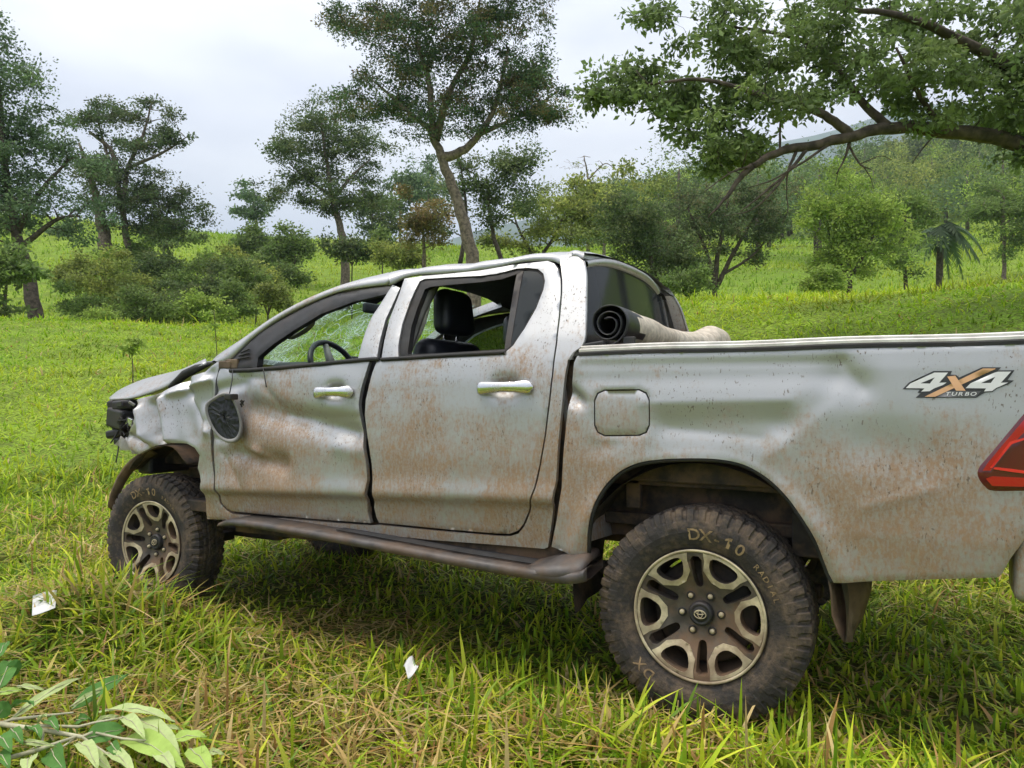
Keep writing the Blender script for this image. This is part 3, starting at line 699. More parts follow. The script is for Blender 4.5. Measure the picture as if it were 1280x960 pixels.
boxes('engine_bay', [((3.05, .60, .98), (.8, .05, .36)), ((3.05, -.60, .98), (.8, .05, .36)), ((2.9, 0, .70), (1.1, .9, .12))], 'dark_underbody', truck)
bx_ = xz([(144, 556), (147, 548), (155, 545), (160, 552), (166, 557), (173, 561), (175, 568), (168, 567), (160, 563), (150, 562)], lambda x, z: .84+0*x)
hs = [chaikin(xz([(148.5, 552), (153.5, 551), (153.5, 556), (148.5, 556)], lambda x, z: .84+0*x), 2), chaikin(xz([(163, 559), (167, 559), (167, 563), (163, 562.5)], lambda x, z: .84+0*x), 2)]
panel('torn_bracket', bx_, hs, lambda x, z: .845+.02*np.sin(x*60), 'bracket_metal', truck, .012, .006, .003)
# loose wheel-arch liner in front of the front wheel
rows = []
for a in np.linspace(math.radians(50), math.radians(118), 24):
    r = .50+.02*math.sin(a*5); x = 3.085+r*math.cos(a+math.pi*0)*1.0; z = .40+r*math.sin(a)
    if a < math.radians(60): pass
    rows.append([(x, y, z) for y in (.48, .6, .72, .80+.02*math.sin(a*7))])
loft('arch_liner', rows, 'dark_underbody', truck, thick=.006)
rows = []
for i, (a, b) in enumerate(smooth_curve([(186, 561), (172, 568), (158, 580), (147, 596), (140, 612), (135, 630)], 16)):
    p = aty(a, b, .80); q = aty(a+11-i*.2, b+6+i*.3, .76); rows.append([tuple(p), tuple((p+q)/2+np.array([0, .02, .01])), tuple(q)])
fl = loft('arch_liner', rows, 'flap_mud', truck, thick=.006); fl['label'] = 'loose black liner hanging in front of the front wheel'
# suspension / chassis
bm = bmesh.new()
for s_ in (1, -1):
    add_box(bm, (1.25, s_*.47, .63), (4.0, .08, .13), None, .01); add_box(bm, (.05, s_*.60, .47), (.9, .06, .05), None, .01)
    add_box(bm, (3.085, s_*.62, .52), (.10, .12, .40), None, .02); add_box(bm, (3.2, s_*.55, .36), (.5, .30, .05), None, .01)
add_box(bm, (0, 0, .39), (.12, 1.30, .12), None, .04, 3); add_box(bm, (0, .1, .39), (.32, .30, .30), None, .1, 3); add_box(bm, (1.5, -.1, .52), (1.0, .5, .22), None, .05); add_box(bm, (-.7, 0, .70), (.5, .8, .12), None, .04)
add_box(bm, (3.0, 0, .38), (.8, .8, .05), None, .01)
bmobj('chassis', bm, 'dark_underbody', truck)

# ---- cargo bed
boxes('bed_floor', [((-.32, 0, .87), (1.56, 1.50, .04)), ((.46, 0, 1.08), (.03, 1.56, .50)), ((-.32, .765, 1.12), (1.56, .03, .50)), ((-.32, -.765, 1.12), (1.56, .03, .50)), ((-.32, .82, 1.362), (1.56, .13, .02)), ((-.32, -.82, 1.362), (1.56, .13, .02))], 'dark_underbody', truck)
# wheel arch cavity: outer lip, liner, frame brackets
for s_ in (1, -1):
    rows = []
    for a in np.linspace(math.radians(-12), math.radians(192), 44):
        r = .505; x = r*math.cos(a); z = .445+r*math.sin(a)*1.02
        rows.append([(x, s_*y, z+.03*(y < .8)) for y in (.56, .66, .76, .84, .885)])
    loft('arch_liner', rows, 'dark_underbody', truck)
boxes('arch_bracket', [((-.02, .63, .80), (1.0, .03, .36)), ((0, .70, .905), (.80, .05, .03)), ((.09, .75, .90), (.10, .03, .07)), ((-.26, .75, .885), (.10, .03, .07)), ((.30, .73, .82), (.06, .04, .13)), ((.0, .66, .70), (1.0, .05, .05)), ((-.37, .72, .70), (.12, .05, .16))], 'dark_underbody', truck)
lip = xz([(1041, 727), (1036, 718), (1029, 700), (1019, 675), (1004, 650), (985, 623), (965, 602.5), (945, 588.5), (925, 579.5), (900, 574.5), (870, 573), (830, 574), (800, 578), (780, 586), (765, 597), (752, 612), (742, 630), (736, 650), (733.5, 670), (733, 690)], bed0)
tube('arch_lip', [(p[0]*.992, float(bed0(p[0], p[1]))-.018, p[1]-.006) for p in smooth_curve(lip, 70)], .009, 'black_rubber', bed_side, 6)
# rails
def rail(name, y0, y1, z0, z1, mat, s_, par=truck, x0=.475, x1=-1.10):
    rows = []
    for x in np.linspace(x0, x1, 14):
        dz = .002*math.sin(x*9); rows.append([(x, s_*y0, z0+dz), (x, s_*y1, z0+dz), (x, s_*y1, z1-.004+dz), (x, s_*(y1-.006), z1+dz), (x, s_*(y0+.006), z1+dz), (x, s_*y0, z1-.004+dz)])
    return loft(name, rows, mat, par, close=True, smooth=False)
for s_ in (1, -1):
    rail('rail_seal', .80, .898, 1.371, 1.386, 'black_rubber', s_)
    rail('bed_rail', .815, .892, 1.387, 1.400, 'rail_aluminium', s_); rail('bed_rail', .80, .875, 1.4015, 1.412, 'rail_aluminium', s_)
# tailgate, bumper, lamps
bm = bmesh.new(); add_box(bm, (-1.095, 0, 1.08), (.05, 1.50, .56), None, .012); add_box(bm, (-1.125, 0, 1.12), (.02, .5, .10), None, .006)
tg = bmobj('tailgate', bm, PNT, truck)
bm = bmesh.new(); add_box(bm, (-1.19, 0, .66), (.20, 1.60, .20), None, .03, 3); add_box(bm, (-1.10, .80, .675), (.235, .19, .21), None, .03, 3); add_box(bm, (-1.115, -.80, .655), (.19, .17, .21), None, .03, 3)
bmobj('rear_bumper', bm, PNT, truck, True)
tl = xz([(1280, 517), (1254, 548), (1230, 576), (1224, 584), (1222, 592), (1224.5, 600), (1231, 608), (1241, 613.3), (1280, 614)], bed0)
tl = smooth_curve(tl, 34)
tlx = np.vstack([tl, [(-1.13, .915), (-1.135, 1.28), (-1.12, 1.30), (-1.09, 1.29)]])
for s_ in (1, -1):
    lamp = panel('tail_lamp', tlx, [], lambda x, z: bed0(x, z)+.008, 'lamp_dark_red', truck, .02, .03, .008, s_)
    P_ = lambda q: xz(q, bed0)
    panel('lamp_band', np.vstack([P_([(1280, 524), (1258, 550), (1234, 579), (1228, 588), (1238, 588), (1260, 560), (1280, 540)]), [(-1.12, 1.15), (-1.12, 1.24)]]), [], lambda x, z: bed0(x, z)+.012, 'lamp_red', lamp, .03, .003, .002, s_)
    panel('lamp_band', np.vstack([P_([(1241, 586), (1243, 583.5), (1266, 586), (1280, 588)]), [(-1.11, .99), (-1.11, .98)], P_([(1280, 591.5), (1264, 589.5)])]), [], lambda x, z: bed0(x, z)+.012, 'lamp_bright', lamp, .03, .003, .001, s_)
    panel('lamp_band', np.vstack([P_([(1240, 585), (1264, 555), (1280, 549.5), (1280, 547), (1262, 552), (1237, 584)])]), [], lambda x, z: bed0(x, z)+.0135, 'lamp_bright', lamp, .03, .003, .001, s_)
    panel('lamp_band', np.vstack([P_([(1232, 598), (1240, 607), (1280, 608)]), [(-1.12, .935), (-1.12, .965)], P_([(1280, 597), (1240, 595)])]), [], lambda x, z: bed0(x, z)+.012, 'lamp_red', lamp, .03, .003, .002, s_)
# ---- side decal
def dz(pts): return [(1120+a/8, 410+b/8) for a, b in pts]
def dec(name, pts, off, mat, par, holes=()): return panel(name, xz(dz(pts), bedL), [xz(dz(h), bedL) for h in holes], bedL, mat, par, .03, 0, 0, off=off)
decal = dec('decal', [(65, 612), (130, 545), (375, 430), (560, 430), (545, 465), (600, 468), (632, 495), (860, 393), (1050, 393), (1022, 424), (1185, 422), (1117, 520), (1180, 525), (1130, 560), (1010, 605), (965, 640), (890, 645), (800, 697), (195, 697), (245, 655), (215, 645), (240, 615)], .0022, 'decal_black', bed_side)
four = [(98, 601), (143, 555), (383, 446), (520, 446), (432, 547), (505, 545), (470, 570), (385, 602), (335, 632), (252, 636), (285, 604)]
dec('numeral', four, .0034, 'decal_white', decal, [[(245, 553), (388, 494), (338, 556)]])
dec('numeral', [(696, 601), (745, 553), (985, 446), (1020, 437), (1150, 436), (1048, 547), (1120, 545), (1080, 565), (1000, 600), (960, 630), (880, 634), (900, 604)], .0034, 'decal_white', decal, [[(848, 551), (992, 488), (948, 549)]])
dec('cross', [(285, 687), (868, 405), (995, 405), (990, 412), (392, 687)], .0040, 'decal_orange', decal)
dec('cross', [(512, 486), (592, 476), (695, 627), (600, 627)], .0046, 'decal_orange', decal)
dec('band', [(470, 630), (850, 630), (800, 690), (405, 690)], .0030, 'decal_grey', decal)

def text_polys(txt, size, shear=0., font_off=.0):
    if txt == '1': return np.array([(-.09, 0, 0), (.09, 0, 0), (.09, .69, 0), (-.03, .69, 0), (-.24, .55, 0), (-.24, .43, 0), (-.09, .50, 0)])*size, [(0, 1, 2, 3, 6), (3, 4, 5, 6)]
    cu = bpy.data.curves.new('lettering', 'FONT'); cu.body = txt; cu.size = size; cu.shear = shear; cu.align_x = 'CENTER'; cu.offset = font_off; cu.resolution_u = 3
    o = bpy.data.objects.new('lettering', cu); COL.objects.link(o); dg = bpy.context.evaluated_depsgraph_get(); dg.update()
    me = bpy.data.meshes.new_from_object(o.evaluated_get(dg)); bpy.data.objects.remove(o); bpy.data.curves.remove(cu)
    return np.array([v.co[:] for v in me.vertices]), [tuple(p.vertices) for p in me.polygons]
for ti, ch in enumerate('TURBO'):
    V, Fc = text_polys(ch, 46, .25, .014*46)
    P = xz(dz([(512+64*ti+a*1.75, 676-b*1.12) for a, b in V[:, :2]]), bedL)
    mesh('letter', [(p[0], float(bedL(p[0], p[1]))+.0042, p[1]) for p in P], Fc, 'decal_white', decal, False)

# ---- running board, mud flap
ed = smooth_curve([(271, 655), (290, 650.5), (340, 657), (400, 667), (480, 681.5), (560, 696.5), (620, 706.5), (660, 713), (700, 718), (722, 717), (733, 711)], 46)
rows = []
for i, (a, b) in enumerate(ed):
    u = i/45; p = aty(a, b, 1.005-.03*max(0, (u-.93)/.07)**2-.10*max(0, 1-u/.1)); h = (.026+.014*u)*(1-.5*max(0, 1-u/.08)); yi = .80; q = np.array([p[0], yi, p[2]+.012])
    rows.append([tuple(q), (p[0], p[1]-.06, p[2]+.002), (p[0], p[1]-.050, p[2]+.007), (p[0], p[1]-.012, p[2]+.004), (p[0], p[1], p[2]-.010), (p[0], p[1]-.006, p[2]-h), (p[0], p[1]-.05, p[2]-h-.006), (p[0], yi, p[2]-h+.012)])
rb = loft('running_board', rows, 'step_plastic', truck, close=True); rb['label'] = 'running board hanging loose, drooping towards the rear wheel'
rows = []
for k in range(7):
    y = .84+k*.015; rows.append(([tuple(np.array([pp[0], y, pp[2]+.0125])) for pp in [aty(a, b, 1.0) for a, b in ed[14:36]]], .004))
for pa, ra in rows: tube('step_rib', pa, ra, 'black_rubber', rb, 5)
E_ = [aty(655, 712, 1.0), aty(690, 717, 1.003), aty(722, 716, .99), aty(731, 711, .965)]
rows = []
for p, hgt in zip(E_, (.004, .045, .05, .01)): rows.append([(p[0], .80, p[2]+hgt+.012), (p[0], .9, p[2]+hgt+.008), (p[0], p[1]-.015, p[2]+hgt*.35+.004), (p[0], p[1]+.002, p[2]-.012)])
rr = smooth_curve(np.array(rows).reshape(4, -1), 14).reshape(14, 4, 3)
loft('end_cap', [[tuple(p) for p in r] for r in rr], 'step_plastic', rb, thick=.004)
boxes('sill', [((1.5, .82, .545), (1.9, .06, .10))], 'dark_underbody', truck)
rows = []
for a, b, c in [(1030, 716, 1086), (1036, 740, 1088), (1044, 770, 1084), (1053, 792, 1070), (1059, 803, 1064)]:
    l_ = aty(a, b, .86); r_ = aty(c, b-3, .66); rows.append([tuple(l_+(r_-l_)*t+np.array([.012*math.sin(t*7+b*.05), 0, .0])) for t in np.linspace(0, 1, 6)])
loft('mud_flap', rows, 'flap_mud', truck, thick=.008)

# ---- hanging mirror
mn = np.array([-.55, .83, .06]); mn /= np.linalg.norm(mn); mc = aty(280, 521, .985)
def onp(a, b):
    r_ = ray(a, b); return CAM+r_*(((mc-CAM)@mn)/(r_@mn))
mo = [onp(a, b) for a, b in chaikin([(255, 507), (262, 499), (279, 489), (289, 493), (297, 508), (302.5, 528), (301, 545), (294, 553.5), (280, 553), (267, 541), (258, 522)], 2)]
rows = []
for sc, y in ((.86, -.006), (.93, .004), (1.0, 0), (1.02, -.02), (.96, -.045), (.75, -.062), (.4, -.072), (.05, -.074)):
    rows.append([tuple(mc+(p-mc)*sc+mn*y) for p in mo])
mir = loft('side_mirror', rows, 'trim_grey', truck, close=True); mir['label'] = 'broken wing mirror dangling by its cable against the front door'
rows = [[tuple(mc+(p-mc)*sc+mn*(-.007+rng.uniform(-.0015, .0015)+.004*math.exp(-((sc-.25)/.12)**2))) for i, p in enumerate(mo)] for sc in (.90, .84, .7, .55, .4, .25, .1, .01)]
loft('mirror_face', rows, 'mirror_black', mir, close=True, smooth=False)
tube('cable', smooth_curve([aty(291, 462, .90), aty(290.5, 472, .96), aty(289, 482, .985), aty(287, 492, .99)], 12), .003, 'black_rubber', mir, 5)
tube('torn_wire', smooth_curve([aty(329, 461, .905), aty(331, 472, .93), aty(333, 484, .935)], 8), .003, 'black_rubber', door_f, 5)
boxes('mirror_mount', [(tuple(aty(289, 496, .985)), (.05, .05, .03))], 'black_plastic', mir)
boxes('mirror_base', [(tuple(aty(283, 456, .875)), (.09, .03, .04)), (tuple(aty(291, 455, .872)), (.09, .024, .05))], 'flap_mud', door_f)
for k in range(7):
    bm = bmesh.new(); p = aty(302+rng.uniform(-5, 7), 503+rng.uniform(-5, 5), .945); add_box(bm, tuple(p), (.02, .004, .006), Matrix.Rotation(rng.uniform(0, 3), 3, 'Y')); bmobj('torn_clip', bm, 'black_plastic', door_f)

# ---- wheels
def make_wheel():
    w_ = empty('wheel', (0, 0, 0), truck)
    half = [(.243, .098), (.252, .108), (.268, .117), (.290, .126), (.312, .1315), (.332, .1315), (.350, .1275), (.362, .123), (.375, .118), (.386, .112), (.3945, .106)]
    tr = [(.399, y) for y in np.linspace(.098, -.098, 27)]
    prof = half+tr+[(r, -y) for r, y in half[::-1]]; NA = 54*8; V = []; m = len(prof)
    for i in range(NA):
        th = 2*math.pi*i/NA; ph = (i % 8)/8; lug = i//8
        for k, (r, y) in enumerate(prof):
            ay = abs(y); g = 0.
            if r > .3985:
                if abs(ay-.030) < .005 or abs(ay-.068) < .005: g = .009
                zig = (ph+.25*math.sin(y*90)) % 1.
                if ay < .068 and zig < .22: g = .007
                if ay >= .068 and (ph+(.5 if y < 0 else 0)) % 1 < .30: g = .010
                rr_ = r-g-.012*(y/.1)**4*.5; V.append((rr_*math.sin(th), y, rr_*math.cos(th)))
            elif r > .355:
                s_ = .006 if (ph+(.5 if y < 0 else 0)) % 1 < .30 else 0.
                V.append(((r-s_)*math.sin(th), y-math.copysign(s_*.7, y), (r-s_)*math.cos(th)))
            elif .33 < r < .352 and lug % 2: V.append((r*math.sin(th), y-math.copysign(.002, y), r*math.cos(th)))
            else: V.append((r*math.sin(th), y, r*math.cos(th)))
    Fc = [(i*m+k, i*m+k+1, ((i+1) % NA)*m+k+1, ((i+1) % NA)*m+k) for i in range(NA) for k in range(m-1)]
    ty = mesh('tyre', V, Fc, 'tyre_rubber', w_, False)
    # rim barrel
    bp = [(.2475, .104), (.249, .112), (.246, .117), (.241, .116), (.236, .104), (.228, .085), (.222, .05), (.205, .0), (.21, -.10), (.245, -.105)]
    V = [(r*math.sin(2*math.pi*i/72), y, r*math.cos(2*math.pi*i/72)) for i in range(72) for r, y in bp]; m = len(bp)
    Fc = [(i*m+k, i*m+k+1, ((i+1) % 72)*m+k+1, ((i+1) % 72)*m+k) for i in range(72) for k in range(m-1)]
    rim = mesh('rim', V, Fc, 'rim_barrel', w_)
    R = .238
    def pol(lst, a0): return np.array([(R*r*math.sin(math.radians(a0+a)), R*r*math.cos(math.radians(a0+a))) for a, r in lst])
    def S(x, z):
        r = np.hypot(x, z)/R; return .066+.034*sstep(.38, .80, r)-.012*np.exp(-(r/.34)**4)+.008*sstep(.8, .95, r)
    aps = []; us = []; sl = []
    for k in range(6):
        c = 33+60*k
        aps.append(chaikin(pol([(-14.5, .93), (-7, .95), (7, .95), (14.5, .93), (16, .82), (11.5, .67), (4, .62), (-4, .62), (-11.5, .67), (-16, .82)], c), 1))
        us.append(pol([(-22.5, .985), (-21, .86), (-21.5, .70), (-8, .535), (8, .535), (21.5, .70), (21, .86), (22.5, .985), (12, .99), (0, .993), (-12, .99)], c))
        sl.append(chaikin(pol([(-6, .93), (6, .93), (6.5, .70), (8, .55), (7, .42), (-7, .42), (-8, .55), (-6.5, .70)], c+30), 1))
    face = panel('spider', pol([(a, 1.0) for a in range(0, 360, 5)], 0)[::-1], aps+sl, S, 'rim_dark', w_, .010, .045, .0)
    for k in range(6):
        panel('machined_face', us[k], [np.array(aps[k])], S, 'rim_machined', w_, .010, .004, .0, off=.0035)
    V, Fc = [], []
    for i in range(72):
        a = 2*math.pi*i/72
        for r, y in ((.2475, .112), (.246, .1185), (.240, .1185), (.2365, .1135)): V.append((r*math.sin(a), y, r*math.cos(a)))
    Fc = [(i*4+k, i*4+k+1, ((i+1) % 72)*4+k+1, ((i+1) % 72)*4+k) for i in range(72) for k in range(3)]
    mesh('rim_flange', V, Fc, 'rim_machined', w_)
    def disc(name, cx, cz, prof, mat, n=20):
        V = [(cx+r*math.sin(2*math.pi*i/n), y, cz+r*math.cos(2*math.pi*i/n)) for i in range(n) for r, y in prof]; m = len(prof)
        Fc = [(i*m+k, i*m+k+1, ((i+1) % n)*m+k+1, ((i+1) % n)*m+k) for i in range(n) for k in range(m-1)]
        return mesh(name, V, Fc, mat, w_)
    disc('brake_drum', 0, 0, [(.195, -.06), (.195, .015), (.185, .022), (0, .022)], 'rim_barrel', 36)
    disc('hub_cap', 0, 0, [(.046, .05), (.046, .074), (.042, .082), (.034, .084), (.031, .080), (.028, .082), (0, .0825)], 'black_plastic', 28)
    for k in range(6):
        a = math.radians(33+60*k); r = .31*R; x, z = r*math.sin(a), r*math.cos(a)
        disc('nut_seat', x, z, [(.0165, .060), (.0165, .0645), (.0125, .0640), (.0125, .056)], 'black_plastic', 14)
        disc('lug_nut', x, z, [(.0095, .05), (.0095, .068), (.008, .072), (0, .0725)], 'rim_machined', 12)
    em = []
    for rx, rz, oz in ((.022, .0155, 0), (.0085, .0135, .0015), (.0165, .0065, .0065)):
        tube('emblem_ring', [(rx*math.cos(t), .0845, oz+rz*math.sin(t)) for t in np.linspace(0, 2*math.pi, 29)], .0016, 'rim_machined', w_, 5)
    def arc_text(txt, a0, da, r0, size, mat):
        for i, ch in enumerate(txt):
            V, Fc, o = [], [], 0
            v, f_ = text_polys(ch, size, 0, .012*size); a = math.radians(a0+da*i)
            for q in v:
                rr_ = r0+q[1]; aa = a+q[0]/r0; V.append((-rr_*math.sin(aa), np.interp(rr_, [h[0] for h in half], [h[1] for h in half])+.0022, rr_*math.cos(aa)))
            mesh('letter', V, [tuple(q) for q in f_], mat, w_, False)
    arc_text('DX-10', -2, 8.2, .284, .062, 'letter_ochre'); arc_text('RADIAL', 46, 5.0, .287, .030, 'letter_ochre')
    arc_text('DX', 218, 9, .283, .052, 'letter_ochre')
    return w_
def copy_tree(o, parent):
    c = o.copy(); COL.objects.link(c); c.parent = parent
    for ch in list(o.children): copy_tree(ch, c)
    return c
wheel = make_wheel()
wheel.location = (0, .775, .394); wheel['label'] = 'rear wheel with muddy all-terrain tyre'
w2 = copy_tree(wheel, truck); hubp = pt(191, 678, 4.40); w2.scale = (.97, .84, .97); w2.location = tuple(hubp-np.array([0, .078, 0])); w2.rotation_euler = (0, math.radians(23), math.radians(2)); w2['label'] = 'front wheel half sunk in the grass'
for x in (0, 3.085):
    w3 = copy_tree(wheel, truck); w3.location = (x, -.775, .39); w3.rotation_euler = (0, .4, math.pi); w3['label'] = 'wheel on the far side'

# ================================================================== things in the bed
rc = tag(empty('rolled_bed_cover', (.36, 0, 1.40)), 'rolled-up black bed cover with tan backing lying across the bed', 'bed cover')
rows_o = []; ys = np.linspace(.83, -.84, 44)
turns = 2.6; ns = 92
for y in ys:
    u = (.83-y)/1.67
    Rr = np.interp(u, [0, .12, .3, .55, .72, .9, 1.0], [.090, .088, .084, .082, .090, .108, .100]); sag = np.interp(u, [0, .12, .35, .55, .75, .92, 1], [.098, .096, .080, .074, .086, .122, .122])
    fl = np.interp(u, [0, .15, .4, .6, .85, 1], [1, .97, .86, .8, .9, 1])
    xc = .375-.03*u
    row = []
    for k in range(ns):
        t = k/(ns-1); a = -turns*2*math.pi*t-1.5; r = Rr*(1-.68*t**.8)*(1+.02*math.sin(a*3+u*30)+.05*math.sin(u*21+a)*math.sin(u*math.pi))
        row.append((xc+r*math.cos(a)-.36, y+.0, 1.405+sag+r*math.sin(a)*fl-.25*Rr*t*.4-1.40))
    rows_o.append(row)
o = loft('rolled_sheet', rows_o, ['vinyl_black', 'tan_backing'], rc)
mi = np.zeros(len(o.data.polygons), np.int32).reshape(len(rows_o)-1, ns-1); mi[6:, :42] = 1; mi[4:6, :42] = (np.arange(42) % 7 < 5)[None, :]; o.data.polygons.foreach_set('material_index', mi.ravel())
md = o.modifiers.new('thickness', 'SOLIDIFY'); md.thickness = .004; md.offset = 0
bm = bmesh.new(); add_box(bm, (.10, .84, .012), (.16, .05, .018), Matrix.Rotation(.12, 3, 'Y'), .007, 3); add_box(bm, (-.07, .815, .02), (.05, .02, .05), None, .004)
bmobj('cover_clamp', bm, 'black_plastic', rc)

# ================================================================== PLANTS
def np_mesh(name, V, faces_len, loops, mat, parent=None, tint=None, smooth=False):
    me = bpy.data.meshes.new(name); V = np.asarray(V, np.float32); loops = np.asarray(loops, np.int32).ravel(); fl = np.asarray(faces_len, np.int32)
    me.vertices.add(len(V)); me.vertices.foreach_set('co', V.ravel()); me.loops.add(len(loops)); me.loops.foreach_set('vertex_index', loops)
    me.polygons.add(len(fl)); st = np.zeros(len(fl), np.int32); st[1:] = np.cumsum(fl)[:-1]; me.polygons.foreach_set('loop_start', st)
    if smooth: me.polygons.foreach_set('use_smooth', np.ones(len(fl), bool))
    me.update(calc_edges=True)
    if tint is not None:
        at = me.attributes.new('tint', 'FLOAT_COLOR', 'POINT'); c = np.ones((len(V), 4), np.float32); c[:, :3] = tint; at.data.foreach_set('color', c.ravel())
    return link(name, me, mat, parent)
def unit(v): return v/(np.linalg.norm(v, axis=-1, keepdims=True)+1e-9)

def blades(name, P, h, wd, lean_dir, lean, col, segs, droop=.5, parent=None):
    """curved tapering grass blades: P (n,3) roots; built as one mesh"""
    n = len(P); d = np.stack([np.cos(lean_dir), np.sin(lean_dir), np.zeros(n)], 1); side = np.stack([-np.sin(lean_dir), np.cos(lean_dir), np.zeros(n)], 1)
    tw = rng.uniform(-.9, .9, n); side = unit(side*np.cos(tw)[:, None]+d*np.sin(tw)[:, None]); vs_ = []; tint = []
    for k in range(segs+1):
        t = k/segs
        fwd = h*(np.sin(lean)*t+droop*np.sin(lean)*t*t); upz = h*(np.cos(lean)*t-droop*.55*np.sin(lean)*t*t)
        c = P+d*fwd[:, None]+np.array([0, 0, 1.])*upz[:, None]
        wk = wd*(.75+.5*t)*(1-t**2.2) if k < segs else None
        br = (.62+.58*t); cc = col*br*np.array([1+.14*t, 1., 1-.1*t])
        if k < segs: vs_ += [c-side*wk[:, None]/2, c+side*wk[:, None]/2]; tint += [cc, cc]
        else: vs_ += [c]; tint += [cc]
    m = 2*segs+1; V = np.stack(vs_, 1).reshape(-1, 3); T = np.stack(tint, 1).reshape(-1, 3); base = np.arange(n)*m; L = []; fl = []
    quads = np.concatenate([np.stack([base+2*k, base+2*k+1, base+2*k+3, base+2*k+2], 1) for k in range(segs-1)]) if segs > 1 else np.zeros((0, 4), int)
    tris = np.stack([base+2*segs-2, base+2*segs-1, base+2*segs], 1)
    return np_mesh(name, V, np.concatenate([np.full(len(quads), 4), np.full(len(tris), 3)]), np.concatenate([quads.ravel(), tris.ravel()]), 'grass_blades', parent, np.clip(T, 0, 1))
def sector(n, r0, r1, p, a0=-46, a1=46):
    u = rng.random(n); rho = (r0**p+(r1**p-r0**p)*u)**(1/p); ph = np.radians(rng.uniform(a0, a1, n))
    x = CAM[0]+rho*(np.cos(ph)*FW[0]+np.sin(ph)*RT[0]); y = CAM[1]+rho*(np.cos(ph)*FW[1]+np.sin(ph)*RT[1]); return x, y, rho
def vnoise(x, y, f, seed=0):
    return .5+.25*(np.sin(x*f+1.7*np.sin(y*f*.8+seed)+seed)+np.sin(y*f*1.13+1.9*np.sin(x*f*.7-seed)+2*seed))
GREEN = np.array([(.15, .30, .018), (.27, .44, .026), (.40, .56, .034), (.54, .64, .05)]); DRY = np.array([(.60, .46, .18), (.70, .58, .29), (.46, .29, .11), (.58, .53, .15)])
def grass_cols(n, dryp):
    g = GREEN[rng.integers(0, 4, n)]*rng.uniform(.6, 1.3, (n, 1)); d = DRY[rng.integers(0, 4, n)]*rng.uniform(.6, 1.15, (n, 1))
    return np.where((rng.random(n) < dryp)[:, None], d, g)
def keep_off(x, y):
    k = np.ones(len(x), bool)
    for wx_, wy_, ang in ((0, .775, 0), (3.085, .775, 2), (0, -.775, 0), (3.085, -.775, 0)):
        c, s_ = math.cos(math.radians(ang)), math.sin(math.radians(ang)); a = (x-wx_)*c+(y-wy_)*s_; b = -(x-wx_)*s_+(y-wy_)*c
        k &= ~((abs(a) < .27) & (abs(b) < .145))
    return k
def under(x, y): return np.exp(-np.maximum(0, np.maximum(abs(y)-.75, np.maximum(x-3.5, -1.15-x)))/.12)
STR = atz(462, 790, 0.0); STR2 = atz(500, 800, 0.0)
